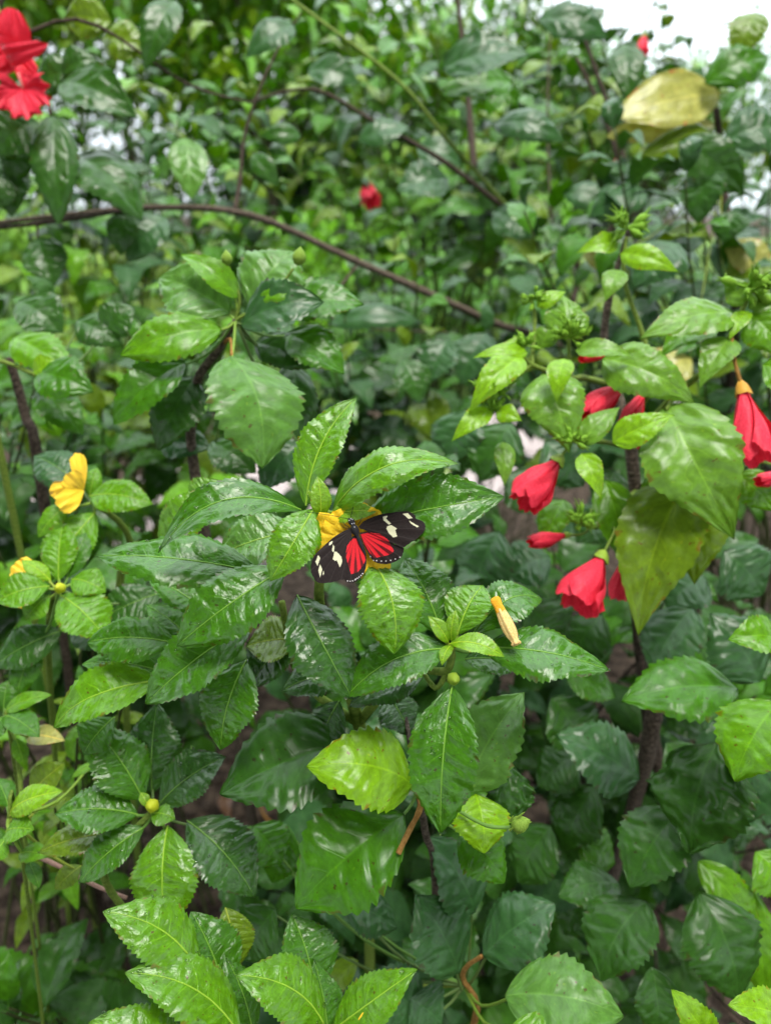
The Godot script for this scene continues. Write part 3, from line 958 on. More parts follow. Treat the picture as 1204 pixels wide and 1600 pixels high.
# ---------------------------------------------------------------- hibiscus with the pale broad whorl
func left_hibiscus() -> void:
	var root := Vector3(-0.16, 0, -0.80)
	var p := thing("hibiscus_shrub", "pale grey-green broad-leaved shrub with two stalked buds above its whorl", "shrub", root)
	var Q := P(368, 500, 0.57)
	var br := bark()
	stem(p, [root, P(330, 900, 0.68), P(300, 640, 0.61), P(345, 540, 0.58), Q], 0.006, 0.0022, br)
	stem(p, [P(345, 540, 0.58), P(360, 530, 0.57), P(362, 556, 0.55)], 0.0016, 0.0012, tan_bark())
	lv(p, "hibiscus", [
		[360, 490, 248, 434, 0.57, 0.58, 98, 28, 0.06, 8, "pale"],
		[374, 466, 282, 398, 0.565, 0.56, 42, 26, 0.08, 14, "fresh"],
		[388, 476, 460, 392, 0.58, 0.59, 102, 28, 0.06, 8, "pale"],
		[346, 514, 188, 556, 0.565, 0.55, 70, 30, 0.06, 12, "fresh"],
		[376, 508, 506, 472, 0.57, 0.56, 74, 38, 0.08, 10, "blue"],
		[440, 480, 568, 476, 0.585, 0.58, 66, 36, 0.06, 10, "mid"],
		[398, 471, 472, 454, 0.565, 0.56, 30, 30, 0.08, 10, "fresh"],
		[360, 556, 410, 732, 0.545, 0.525, 142, 24, 0.08, 6, "pale", {"side": -0.05}],
		[290, 566, 178, 664, 0.57, 0.555, 66, 32, 0.07, 12, "mid"],
		[305, 588, 248, 704, 0.60, 0.59, 82, 20, 0.06, 10, "dark"],
		[455, 566, 466, 694, 0.62, 0.61, 66, 20, 0.06, 10, "dark"],
		[448, 520, 538, 584, 0.59, 0.58, 72, 28, 0.06, 10, "mid"],
		[474, 690, 410, 768, 0.60, 0.59, 76, 28, 0.06, 10, "blue"],
		[398, 535, 494, 574, 0.595, 0.585, 60, 24, 0.06, 10, "dark"],
		[270, 545, 205, 590, 0.60, 0.59, 40, 24, 0.06, 10, "mid"],
		[330, 690, 400, 740, 0.62, 0.61, 70, 24, 0.06, 10, "dark"],
		[250, 690, 330, 700, 0.63, 0.62, 60, 24, 0.06, 10, "blue"],
	], Q)
	var bm := noise_mat("bud_skin", [0.13, 0.24, 0.03], [0.26, 0.38, 0.06], 0.02, 90.0, 0.5, 0.02)
	stem(p, [Q, P(374, 465, 0.565), P(356, 415, 0.56)], 0.0014, 0.0010, green_stem(), "flower_stalk")
	bud(p, P(354, 404, 0.558), Vector3(0, 1, 0), 0.0042, bm, "flower_bud")
	stem(p, [Q, P(420, 468, 0.565), P(458, 420, 0.56)], 0.0014, 0.0010, green_stem(), "flower_stalk")
	bud(p, P(467, 402, 0.558), Vector3(0.2, 1, 0).normalized(), 0.0052, bm, "flower_bud")
	# neighbour with the long thin stalk
	root = Vector3(-0.42, 0, -0.78)
	p = thing("hibiscus_shrub", "small leafy shrub on a dark stem between the tall fringed hibiscus and the pale whorl", "shrub", root)
	var R := P(55, 585, 0.64)
	stem(p, [root, P(20, 800, 0.70), P(-20, 580, 0.66), R], 0.004, 0.0016, green_stem())
	stem(p, [root, P(75, 820, 0.75), P(40, 650, 0.72), P(15, 560, 0.70)], 0.006, 0.004, dark_bark())
	lv(p, "hibiscus", [
		[20, 528, 118, 588, 0.66, 0.65, 64, 24, 0.06, 10, "fresh"],
		[58, 584, 146, 612, 0.63, 0.62, 74, 24, 0.08, 8, "mid"],
		[52, 582, 92, 568, 0.63, 0.63, 36, 24, 0.06, 8, "lime"],
		[60, 610, 130, 680, 0.67, 0.66, 60, 24, 0.06, 8, "mid"],
		[120, 500, 190, 540, 0.70, 0.70, 60, 24, 0.06, 8, "dark"],
		[160, 520, 210, 480, 0.70, 0.70, 60, 24, 0.06, 8, "dark"],
		[30, 470, 100, 520, 0.72, 0.72, 70, 24, 0.06, 8, "dark"],
	], R)

# ---------------------------------------------------------------- the shrub with red hanging flowers
func cluster(par: Node3D, at: Vector3, r: float, count: int) -> void:
	var st := SurfaceTool.new()
	st.begin(Mesh.PRIMITIVE_TRIANGLES)
	for k in count:
		var dir := Vector3(rng.randf_range(-1, 1), rng.randf_range(-0.6, 1), rng.randf_range(-0.6, 1)).normalized()
		var c := dir * r * rng.randf_range(0.45, 1.0)
		var l := r * rng.randf_range(0.30, 0.48)
		var m := lathe(c - dir * l, c + dir * l, [[0.0, l * 0.1], [0.25, l * 0.42], [0.55, l * 0.55], [0.8, l * 0.4], [1.0, 0.0]], 6)
		st.append_from(m, 0, Transform3D())
		for j in 4:
			var tip := c + dir * l * 1.1 + Vector3(rng.randf_range(-1, 1), rng.randf_range(-1, 1), rng.randf_range(-1, 1)) * l * 0.9
			st.append_from(tube([c - dir * l * 0.6, c + (tip - c) * 0.5 + dir * l * 0.15, tip], l * 0.22, l * 0.03, 4, 2), 0, Transform3D())
		st.append_from(tube([Vector3.ZERO, c * 0.5, c - dir * l], r * 0.06, r * 0.05, 4, 2), 0, Transform3D())
	var o := put("bud_cluster", st.commit(), noise_mat("bud_cluster", [0.10, 0.24, 0.015], [0.26, 0.44, 0.05], 0.02, 90.0, 0.5, 0.0), par, at - origin_of(par))
	o.set_meta("kind", "stuff")

# a furled red flower hanging from A to B; open: how far the skirt flares
func turban(par: Node3D, A: Vector3, B: Vector3, hw: float, flare: float, calyx_mat: Material) -> void:
	var f := Node3D.new()
	f.name = "flower"
	par.add_child(f, true)
	f.position = A - origin_of(par)
	var u := B - A
	var t0 := u.normalized()
	var s := t0.cross(Vector3(0.2, 0.3, 0.9)).normalized()
	var b := t0.cross(s)
	var red := noise_mat("red_petal", [0.70, 0.016, 0.040], [0.88, 0.050, 0.095], 0.02, 45.0, 0.5, 0.03)
	red.backlight_enabled = true
	red.backlight = Color(0.55, 0.15, 0.15)
	red.cull_mode = BaseMaterial3D.CULL_DISABLED
	red.metallic_specular = 0.35
	var off := rng.randf() * TAU
	for k in 5:
		var pts := PackedVector3Array()
		var uvs := PackedVector2Array()
		var rows := 16
		var cols := 19
		for r in rows:
			var t := float(r) / (rows - 1)
			var R := hw * (0.12 + 0.88 * lerpf(t, sin(t * PI * 0.5), 0.45)) * (1.0 - (1.0 - flare) * 0.85 * pow(t, 4.0))
			for c in cols:
				var q := 2.0 * c / (cols - 1) - 1.0
				var tt := t * (1.0 - 0.20 * q * q * t + 0.05 * wob.get_noise_1d(q * 80.0 + k * 90.0) * t)
				var ang := off + TAU * k / 5.0 + q * 0.95 + t * 0.9
				var rr := R * (0.80 + 0.20 * q) * (1.0 + 0.16 * wob.get_noise_2d(q * 34.0 + k * 100.0, t * 40.0 + A.x * 3000.0) + 0.014 * sin(q * 13.0 + k) * t)
				pts.append(u * tt + (s * cos(ang) + b * sin(ang)) * rr)
				uvs.append(Vector2(q * 0.5 + 0.5, t))
		put("petal", grid_mesh(pts, uvs, rows, cols), red, f)
	put("calyx", lathe(-u * 0.10, u * 0.10, [[0.0, hw * 0.08], [0.3, hw * 0.2], [0.7, hw * 0.27], [1.0, hw * 0.30]], 10, 5, 0.15), calyx_mat, f)

func mallow_shrub() -> void:
	var root := Vector3(0.28, 0, -0.78)
	var p := thing("red_flowered_shrub", "lime-leaved shrub hung with furled red flowers and green bud clusters", "shrub", root)
	var br := dark_bark()
	var gs := green_stem()
	var tr := bark()
	var h1 := P(985, 700, 0.66)
	stem(p, [root, P(1010, 1180, 0.72), P(1000, 960, 0.70), h1, P(945, 560, 0.68), P(950, 470, 0.68), P(972, 392, 0.665), P(980, 362, 0.66)], 0.0085, 0.0014, tr)
	var a := P(890, 590, 0.60)
	stem(p, [P(950, 600, 0.68), P(910, 590, 0.63), a, P(830, 570, 0.59), P(815, 550, 0.585)], 0.003, 0.0016, gs)
	stem(p, [a, P(888, 540, 0.60), P(890, 520, 0.60)], 0.0018, 0.0014, gs)
	stem(p, [P(830, 570, 0.59), P(835, 500, 0.60), P(830, 470, 0.60)], 0.0018, 0.0013, gs)
	stem(p, [P(830, 570, 0.59), P(790, 600, 0.585), P(770, 612, 0.58)], 0.0018, 0.0013, gs)
	stem(p, [h1, P(940, 690, 0.60), P(898, 690, 0.57)], 0.0025, 0.0016, gs)
	stem(p, [P(1000, 760, 0.67), P(940, 820, 0.62), P(905, 818, 0.60)], 0.0025, 0.0016, gs)
	stem(p, [h1, P(1050, 620, 0.64), P(1120, 560, 0.61), P(1165, 470, 0.60)], 0.004, 0.002, gs)
	stem(p, [h1, P(1010, 560, 0.66), P(975, 440, 0.66), P(978, 370, 0.66)], 0.003, 0.0016, gs)
	stem(p, [h1, P(1010, 620, 0.62), P(1060, 600, 0.59), P(1040, 640, 0.57)], 0.0025, 0.0016, gs)
	stem(p, [P(1000, 760, 0.67), P(1040, 750, 0.60), P(1076, 746, 0.575)], 0.0025, 0.0016, gs)
	lv(p, "mallow", [
		[814, 556, 732, 642, 0.575, 0.56, 54, 20, 0.08, 12, "lime", {"hook": 0.05}],
		[848, 584, 889, 708, 0.585, 0.57, 96, 14, 0.08, 12, "spring"],
		[880, 560, 870, 630, 0.565, 0.555, 42, 12, 0.08, 12, "lime"],
		[766, 640, 705, 690, 0.575, 0.565, 36, 20, 0.08, 12, "lime"],
		[776, 642, 815, 658, 0.57, 0.56, 32, 20, 0.08, 12, "lime"],
		[786, 690, 787, 760, 0.59, 0.58, 34, 14, 0.06, 12, "spring"],
		[908, 708, 938, 780, 0.555, 0.545, 42, 14, 0.08, 12, "lime"],
		[884, 532, 876, 458, 0.60, 0.61, 68, 24, 0.05, 12, "spring"],
		[940, 560, 1088, 628, 0.59, 0.57, 82, 26, 0.08, 10, "spring", {"hook": 0.06}],
		[1146, 490, 998, 530, 0.60, 0.59, 64, 42, 0.06, 6, "spring"],
		[1140, 528, 1092, 608, 0.59, 0.58, 56, 16, 0.06, 12, "spring"],
		[956, 692, 1054, 648, 0.56, 0.55, 52, 20, 0.05, 14, "lime"],
		[902, 694, 968, 636, 0.57, 0.575, 44, 20, 0.05, 14, "spring"],
		[1040, 632, 1150, 842, 0.575, 0.55, 146, 18, 0.08, 8, "spring", {"hook": 0.05, "side": 0.06}],
		[1078, 744, 996, 994, 0.585, 0.57, 132, 8, 0.04, 14, "olive", {"side": 0.05}],
		[1084, 750, 1084, 914, 0.60, 0.59, 106, 8, 0.05, 12, "olive"],
		[1000, 760, 1090, 770, 0.61, 0.60, 80, 30, 0.05, 10, "fresh"],
		[944, 750, 986, 905, 0.62, 0.61, 66, 10, 0.05, 12, "fresh"],
		[960, 735, 930, 800, 0.63, 0.62, 60, 10, 0.05, 12, "dark"],
		[968, 396, 1060, 426, 0.65, 0.635, 40, 26, 0.08, 12, "lime"],
		[968, 422, 944, 472, 0.65, 0.64, 38, 14, 0.08, 12, "spring"],
		[966, 380, 900, 396, 0.66, 0.66, 34, 26, 0.08, 12, "lime"],
		[1162, 478, 1130, 430, 0.60, 0.60, 40, 20, 0.06, 12, "spring"],
		[1168, 490, 1232, 560, 0.60, 0.59, 70, 24, 0.06, 12, "fresh"],
		[1190, 570, 1260, 600, 0.59, 0.58, 70, 24, 0.06, 12, "fresh"],
		[1166, 486, 1138, 532, 0.595, 0.585, 28, 16, 0.06, 12, "lime"],
		[1168, 482, 1230, 470, 0.60, 0.60, 36, 30, 0.06, 12, "spring"],
		[824, 552, 738, 560, 0.58, 0.575, 26, 36, 0.08, 12, "lime"],
		[898, 548, 990, 560, 0.58, 0.57, 30, 38, 0.08, 12, "spring"],
		[820, 545, 780, 540, 0.585, 0.585, 26, 30, 0.08, 12, "lime"],
		[838, 480, 884, 456, 0.60, 0.60, 26, 26, 0.08, 12, "lime"],
		[844, 545, 870, 500, 0.60, 0.60, 40, 20, 0.08, 12, "spring"],
		[1110, 500, 1030, 560, 0.64, 0.63, 60, 26, 0.06, 12, "fresh"],
		[880, 780, 850, 860, 0.63, 0.62, 54, 20, 0.06, 12, "fresh"],
		[1150, 740, 1210, 800, 0.60, 0.60, 60, 20, 0.06, 12, "fresh"],
	])
	for q in [[832, 468, 0.595, 18], [890, 528, 0.59, 26], [772, 608, 0.575, 30], [896, 690, 0.56, 24], [906, 815, 0.595, 24], [1168, 450, 0.595, 34], [980, 356, 0.655, 30], [822, 540, 0.585, 22], [772, 640, 0.575, 20], [886, 505, 0.60, 16]]:
		cluster(p, P(q[0], q[1], q[2]), q[3] * q[2] / FPX, 15)
	var gc := plain_mat("bud_green", [0.24, 0.36, 0.03], 0.45, 0.2)
	var oc := plain_mat("orange_calyx", [0.62, 0.32, 0.04], 0.5, 0.2)
	for q in [
		[872, 718, 0.58, 815, 788, 0.57, 40, 0.75, gc], [886, 836, 0.60, 826, 847, 0.59, 18, 0.5, gc], [940, 868, 0.58, 900, 948, 0.565, 42, 0.95, gc],
		[976, 868, 0.60, 968, 938, 0.595, 24, 0.8, gc], [974, 598, 0.60, 912, 652, 0.59, 30, 0.5, gc], [1006, 612, 0.61, 975, 668, 0.60, 22, 0.6, gc],
		[998, 655, 0.61, 1002, 700, 0.605, 15, 0.6, gc], [948, 555, 0.62, 906, 560, 0.61, 12, 0.6, gc], [1158, 606, 0.575, 1182, 722, 0.56, 40, 0.9, oc], [1230, 742, 0.59, 1182, 752, 0.58, 16, 0.6, gc],
	]:
		turban(p, P(q[0], q[1], q[2]), P(q[3], q[4], q[5]), q[6] * q[2] / FPX, q[7], q[8])
		if q[0] != 1158:
			stem(p, [P(q[0], q[1], q[2]), P(q[0] * 1.5 - q[3] * 0.5, q[1] * 1.5 - q[4] * 0.5, q[2] + 0.01), P(q[0] * 0.5 + 480, q[1] - 40 if q[1] > 700 else q[1] - 10, q[2] + 0.05)], 0.0011, 0.0011, gs, "flower_stalk")
	stem(p, [P(1158, 606, 0.575), P(1146, 560, 0.58), P(1142, 520, 0.59)], 0.0016, 0.0014, tan_bark(), "flower_stalk")
	stem(p, [P(982, 780, 0.615), P(990, 850, 0.60), P(984, 915, 0.59)], 0.0011, 0.0008, plain_mat("rust_stalk", [0.35, 0.12, 0.03], 0.6), "flower_stalk")

# ---------------------------------------------------------------- the setting
func structure(called: String, m: Mesh, mat: Material, at: Vector3) -> MeshInstance3D:
	var o := put(called, m, mat, self, at)
	o.set_meta("kind", "structure")
	return o

func many(called: String, parent: Node3D, m: Mesh, mat: Material, xf: Array) -> MultiMeshInstance3D:
	var mm := MultiMesh.new()
	mm.transform_format = MultiMesh.TRANSFORM_3D
	mm.mesh = m
	mm.instance_count = xf.size()
	for i in xf.size():
		mm.set_instance_transform(i, xf[i])
	var o := MultiMeshInstance3D.new()
	o.name = called
	o.multimesh = mm
	o.material_override = mat
	o.set_meta("kind", "stuff")
	parent.add_child(o, true)
	return o

# many small leaves as one sheet of geometry; xf: their places, each leaf one unit long along z
func leaf_mass(called: String, parent: Node3D, mat: Material, xf: Array) -> MeshInstance3D:
	var shape := [Vector3(0, 0, -0.2), Vector3(-0.16, 0.05, 0.22), Vector3(0, 0, 0.25), Vector3(0.16, 0.05, 0.22), Vector3(-0.14, -0.01, 0.6), Vector3(0, -0.05, 0.62), Vector3(0.14, -0.01, 0.6), Vector3(0, -0.18, 1.0)]
	var tri := [0, 1, 2, 0, 2, 3, 1, 4, 5, 1, 5, 2, 2, 5, 6, 2, 6, 3, 4, 7, 5, 5, 7, 6]
	var v := PackedVector3Array()
	var u := PackedVector2Array()
	var nn := PackedVector3Array()
	var idx := PackedInt32Array()
	for t: Transform3D in xf:
		var o := v.size()
		var n := t.basis.y.normalized()
		for q: Vector3 in shape:
			v.append(t * q)
			u.append(Vector2(0.5 + q.x * 2.5, clampf(q.z, 0.02, 1.0)))
			nn.append(n)
		for k in tri:
			idx.append(o + k)
	var arr := []
	arr.resize(Mesh.ARRAY_MAX)
	arr[Mesh.ARRAY_VERTEX] = v
	arr[Mesh.ARRAY_TEX_UV] = u
	arr[Mesh.ARRAY_NORMAL] = nn
	arr[Mesh.ARRAY_INDEX] = idx
	var m := ArrayMesh.new()
	m.add_surface_from_arrays(Mesh.PRIMITIVE_TRIANGLES, arr)
	var o2 := put(called, m, mat, parent)
	o2.set_meta("kind", "stuff")
	return o2

func lump(sd: int) -> ArrayMesh:
	var pts := PackedVector3Array()
	var uvs := PackedVector2Array()
	for r in 7:
		for c in 9:
			var la := -PI / 2 + PI * r / 6.0
			var lo := TAU * c / 8.0
			var v := Vector3(cos(la) * cos(lo), sin(la), cos(la) * sin(lo))
			pts.append(v * (1.0 + 0.35 * wob.get_noise_3d(v.x * 30 + sd * 50, v.y * 30, v.z * 30)))
			uvs.append(Vector2(c / 8.0, r / 6.0))
	return grid_mesh(pts, uvs, 7, 9)

func rnd_basis(s: Vector3) -> Basis:
	return Basis.from_euler(Vector3(rng.randf() * TAU, rng.randf() * TAU, rng.randf() * TAU)).scaled_local(s)

const PATH_TURN := 0.64

func setting() -> void:
	var soil := noise_mat("soil", [0.022, 0.016, 0.012], [0.080, 0.058, 0.042], 0.02, 2.2, 0.9, 1.2)
	var pm := PlaneMesh.new()
	pm.size = Vector2(240, 240)
	structure("ground", pm, soil, Vector3(0, 0, -40))
	var pathm := noise_mat("path_stone", [0.26, 0.22, 0.21], [0.46, 0.40, 0.385], 0.05, 3.0, 0.9, 0.4)
	var slab := BoxMesh.new()
	slab.size = Vector3(12, 0.06, 1.1)
	var way := structure("path", slab, pathm, Vector3(-0.2, 0.01, -3.15))
	way.rotation.y = PATH_TURN
	var lawnm := noise_mat("lawn_turf", [0.06, 0.12, 0.02], [0.14, 0.22, 0.045], 0.03, 0.8, 0.9, 0.5)
	var lp := PlaneMesh.new()
	lp.size = Vector2(60, 30)
	structure("lawn", lp, lawnm, Vector3(0, 0.006, -19.6))
	# clods of soil under the plants
	var xf := []
	for i in 2600:
		var r := 0.003 + 0.011 * pow(rng.randf(), 3.0)
		var at := Vector3(rng.randf_range(-1.3, 0.8), r * 0.3, rng.randf_range(-1.7, -0.2))
		xf.append(Transform3D(rnd_basis(Vector3(r, r * rng.randf_range(0.5, 0.9), r)), at))
	var cl := many("soil_clods", self, lump(1), noise_mat("clod", [0.022, 0.016, 0.012], [0.11, 0.085, 0.065], 0.02, 25.0, 0.85, 0.2), xf)
	cl.set_meta("label", "small dark clods lying on the bare soil")
	cl.set_meta("category", "soil")
	xf = []
	for i in 3000:
		var r := rng.randf_range(0.006, 0.018)
		xf.append(Transform3D(rnd_basis(Vector3(r, r * 0.6, r)), Vector3(-0.2, 0.04 + r * 0.2, -3.15) + Vector3(rng.randf_range(-3.2, 3.2), 0, rng.randf_range(-0.54, 0.54)).rotated(Vector3.UP, PATH_TURN)))
	cl = many("path_gravel", self, lump(2), noise_mat("gravel", [0.26, 0.215, 0.205], [0.56, 0.49, 0.475], 0.02, 9.0, 0.8, 0.1), xf)
	cl.set_meta("label", "pale pinkish gravel covering the path behind the shrubs")
	cl.set_meta("category", "gravel")
	# grass of the lawn
	var gv := PackedVector3Array()
	var gi := PackedInt32Array()
	for i in 30000:
		var z := -4.7 - 9.0 * pow(rng.randf(), 1.5)
		var o := Vector3(rng.randf_range(-0.6, 0.6) * (2.0 - z), 0.0, z)
		var a := rng.randf() * TAU
		var lean := Vector3(cos(a), 0, sin(a)) * rng.randf_range(0.05, 0.2)
		var w := Vector3(cos(a + 1.6), 0, sin(a + 1.6)) * 0.008
		var h := rng.randf_range(0.15, 0.42)
		var n := gv.size()
		gv.append_array([o - w, o + w, o + lean * 0.4 + Vector3(0, h * 0.6, 0) + w * 0.7, o + lean * 0.4 + Vector3(0, h * 0.6, 0) - w * 0.7, o + lean + Vector3(0, h, 0)])
		for j in [0, 1, 2, 0, 2, 3, 3, 2, 4]:
			gi.append(n + j)
	var ga := []
	ga.resize(Mesh.ARRAY_MAX)
	ga[Mesh.ARRAY_VERTEX] = gv
	ga[Mesh.ARRAY_INDEX] = gi
	var gst := SurfaceTool.new()
	gst.create_from_arrays(ga)
	gst.generate_normals()
	var gr := put("grass", gst.commit(), plain_mat("grass_blade", [0.16, 0.28, 0.05], 0.6, 0.5), self)
	gr.set_meta("kind", "stuff")
	gr.set_meta("label", "long light green grass beyond the pale path")
	gr.set_meta("category", "grass")
	house()

func box(par: Node3D, called: String, size: Vector3, at: Vector3, mat: Material) -> MeshInstance3D:
	var b := BoxMesh.new()
	b.size = size
	return put(called, b, mat, par, at)

func house() -> void:
	var h := thing("grey_house", "low grey house with a dark sloping roof beyond the garden", "house", Vector3(0.9, 0, -15))
	var wm := noise_mat("render_wall", [0.30, 0.30, 0.34], [0.40, 0.40, 0.44], 0.01, 0.7, 0.85, 0.0)
	var rm := noise_mat("roof_sheet", [0.12, 0.12, 0.14], [0.20, 0.20, 0.23], 0.01, 0.7, 0.7, 0.0)
	var tm := plain_mat("white_trim", [0.6, 0.6, 0.6], 0.6)
	box(h, "wall", Vector3(7.0, 2.0, 4.0), Vector3(0, 1.0, 0), wm)
	var st := SurfaceTool.new()
	st.begin(Mesh.PRIMITIVE_TRIANGLES)
	var q := [Vector3(-3.9, 1.95, 2.6), Vector3(3.9, 1.95, 2.6), Vector3(3.9, 2.95, 0), Vector3(-3.9, 2.95, 0), Vector3(-3.9, 1.95, -2.6), Vector3(3.9, 1.95, -2.6)]
	for j in [0, 2, 1, 0, 3, 2, 3, 5, 2, 3, 4, 5, 0, 4, 3, 1, 2, 5, 0, 1, 5, 0, 5, 4]:
		st.add_vertex(q[j])
	st.generate_normals()
	put("roof", st.commit(), rm, h)
	var gm := StandardMaterial3D.new()
	gm.resource_name = "window_glass"
	gm.albedo_color = Color(0.12, 0.14, 0.16)
	gm.roughness = 0.08
	for x in [-2.2, 0.2, 2.4]:
		var w := box(h, "window", Vector3(1.1, 1.2, 0.06), Vector3(x, 1.15, 2.02), tm)
		box(w, "pane", Vector3(0.48, 1.08, 0.03), Vector3(-0.26, 0, 0.022), gm)
		box(w, "pane", Vector3(0.48, 1.08, 0.03), Vector3(0.26, 0, 0.022), gm)

# ---------------------------------------------------------------- trees and shrubs beyond the path
func tree(x: float, z: float, h: float, spread: float, count: int, tone: String, sp: String, label: String, low := 0.3, big := 1.0, group := "trees beyond the path") -> void:
	var root := Vector3(x, 0, z)
	var t := thing("garden_tree", label, "tree", root, group)
	var tips := []
	var fork := root + Vector3(rng.randf_range(-0.1, 0.1), h * 0.35, 0)
	stem(t, [root, root + Vector3(0.05, h * 0.2, 0), fork], 0.07, 0.05, dark_bark(), "trunk")
	for k in 7:
		var a := TAU * k / 7.0 + rng.randf()
		var r := spread * rng.randf_range(0.4, 0.9)
		var e := root + Vector3(cos(a) * r, h * rng.randf_range(0.55, 0.95), sin(a) * r)
		stem(t, [fork, fork.lerp(e, 0.5) + Vector3(0, 0.1, 0), e], 0.03, 0.008, dark_bark(), "limb")
		tips.append(e)
		for j in 6:
			tips.append(e + Vector3(rng.randf_range(-1, 1) * spread * 0.5, rng.randf_range(-0.4, 0.25) * h * 0.5, rng.randf_range(-1, 1) * spread * 0.5))
	var xf := []
	for i in count:
		var c: Vector3 = tips[rng.randi_range(0, tips.size() - 1)]
		var d := Vector3(rng.randfn(), rng.randfn() * 0.8, rng.randfn()) * spread * 0.16
		var at := c + d - root
		at.y = maxf(at.y, h * low * rng.randf_range(0.6, 1.0))
		var L := rng.randf_range(0.10, 0.17) * big
		var dir := Vector3(rng.randf_range(-1, 1), rng.randf_range(-0.9, 0.3), rng.randf_range(-1, 1)).normalized()
		var s := dir.cross(Vector3.UP).normalized()
		xf.append(Transform3D(Basis(s * L, s.cross(dir) * L, dir * L), at))
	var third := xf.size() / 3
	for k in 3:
		leaf_mass("crown", t, leaf_mat(sp, [tone, "olive" if tone != "dark" else "dark", "pale" if tone != "dark" else "mid"][k]), xf.slice(k * third, (k + 1) * third))  # pale third puts distance haze and sky sheen into the leaf colour

func far_plants() -> void:
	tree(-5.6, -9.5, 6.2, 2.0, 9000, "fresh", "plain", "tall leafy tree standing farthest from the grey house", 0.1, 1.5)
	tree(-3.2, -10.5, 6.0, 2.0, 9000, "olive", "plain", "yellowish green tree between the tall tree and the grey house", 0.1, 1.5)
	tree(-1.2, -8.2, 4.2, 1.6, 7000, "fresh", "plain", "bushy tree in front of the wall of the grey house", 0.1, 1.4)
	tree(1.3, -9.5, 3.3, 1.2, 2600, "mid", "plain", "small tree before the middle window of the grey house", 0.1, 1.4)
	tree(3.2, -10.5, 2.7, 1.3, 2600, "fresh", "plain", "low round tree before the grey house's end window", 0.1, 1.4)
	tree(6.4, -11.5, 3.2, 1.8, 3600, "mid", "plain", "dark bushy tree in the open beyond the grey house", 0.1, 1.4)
	# a hedge closing the far side
	var hg := thing("garden_hedge", "long tall hedge closing the grass beside the grey house", "hedge", Vector3(-8.0, 0, -12.5))
	for k in 9:
		var hx := -8.0 + k * 1.15
		stem(hg, [Vector3(hx, 0, -12.5), Vector3(hx + 0.1, 1.2, -12.45), Vector3(hx - 0.1, 2.4, -12.5)], 0.04, 0.015, dark_bark(), "trunk")
	var hx2 := []
	for k in 9000:
		var L := rng.randf_range(0.16, 0.28)
		var dir := Vector3(rng.randf_range(-1, 1), rng.randf_range(-0.9, 0.3), rng.randf_range(-1, 1)).normalized()
		var sv := dir.cross(Vector3.UP).normalized()
		var hx := rng.randf_range(-0.5, 9.8)
		hx2.append(Transform3D(Basis(sv * L, sv.cross(dir) * L, dir * L), Vector3(hx, rng.randf_range(0.02, 3.1) * (1.0 + 0.12 * wob.get_noise_1d(hx * 30.0)), rng.randf_range(-0.5, 0.5))))
	leaf_mass("foliage", hg, leaf_mat("plain", "mid", false, true), hx2)
	# unseen trees added round the viewer to block low sky the leaves mirror
	var ring := [[-3.0, -0.2, "close by the fringed hibiscus"], [-2.2, 2.3, "at its near end by the fringed hibiscus"], [0.0, 3.2, "at the middle of its near end"], [2.2, 2.3, "at its near end by the lime-leaved shrub"], [3.1, -0.2, "close by the lime-leaved shrub"]]
	for r in ring:
		tree(r[0], r[1], 5.4, 1.7, 2600, "dark", "plain", "unseen broad dark tree added to screen low sky from the garden " + r[2], 0.05, 2.7, "unseen trees added round the near end of the garden")
	var spots := [[-2.6, -5.2, 1.5, "spring"], [-1.5, -4.9, 1.25, "olive"], [-0.5, -5.4, 1.3, "fresh"], [0.6, -5.0, 1.1, "mid"], [1.6, -5.4, 1.05, "olive"], [2.6, -5.1, 1.2, "dark"], [-0.1, -6.8, 1.7, "pale"], [1.3, -7.2, 1.6, "fresh"], [-3.6, -6.6, 2.2, "mid"], [1.7, -3.7, 1.0, "mid"], [2.6, -3.3, 1.1, "fresh"]]
	var words := ["light green bushy", "olive yellowish", "mid green rounded", "low mid green", "low olive", "dark green rounded", "tall light green", "loose olive", "tall mid green", "mid green low-crowned", "light green low-crowned"]
	for i in spots.size():
		var s: Array = spots[i]
		var root := Vector3(s[0], 0, s[1])
		var p := thing("garden_shrub", words[i] + " shrub growing on the grass beyond the pale path", "shrub", root, "shrubs beyond the path")
		var sh := []
		for k in 13:
			var a := rng.randf() * TAU
			var r := rng.randf_range(0.1, 0.62)
			sh.append([root + Vector3(cos(a) * r, s[2] * rng.randf_range(0.45, 1.0), sin(a) * r), 11, 0.5])
		grow(p, root, sh, ["hibiscus", "plain", "mallow"][i % 3], [s[3], s[3], "pale", "olive", "spring"], Vector2(0.09, 0.14), noise_mat("shrub_stem", [0.030, 0.040, 0.014], [0.075, 0.085, 0.030], 0.02, 20.0, 0.7, 0.05), 0.006)
		var xf := []
		for k in 900:
			var a := rng.randf() * TAU
			var r := 0.6 * sqrt(rng.randf())
			var L := rng.randf_range(0.08, 0.13)
			var dir := Vector3(rng.randf_range(-1, 1), rng.randf_range(-0.9, 0.2), rng.randf_range(-1, 1)).normalized()
			var sv := dir.cross(Vector3.UP).normalized()
			xf.append(Transform3D(Basis(sv * L, sv.cross(dir) * L, dir * L), Vector3(cos(a) * r, s[2] * rng.randf_range(0.05, 0.95) * (1.0 - 0.3 * r), sin(a) * r)))
		leaf_mass("foliage", p, leaf_mat("plain", s[3]), xf)

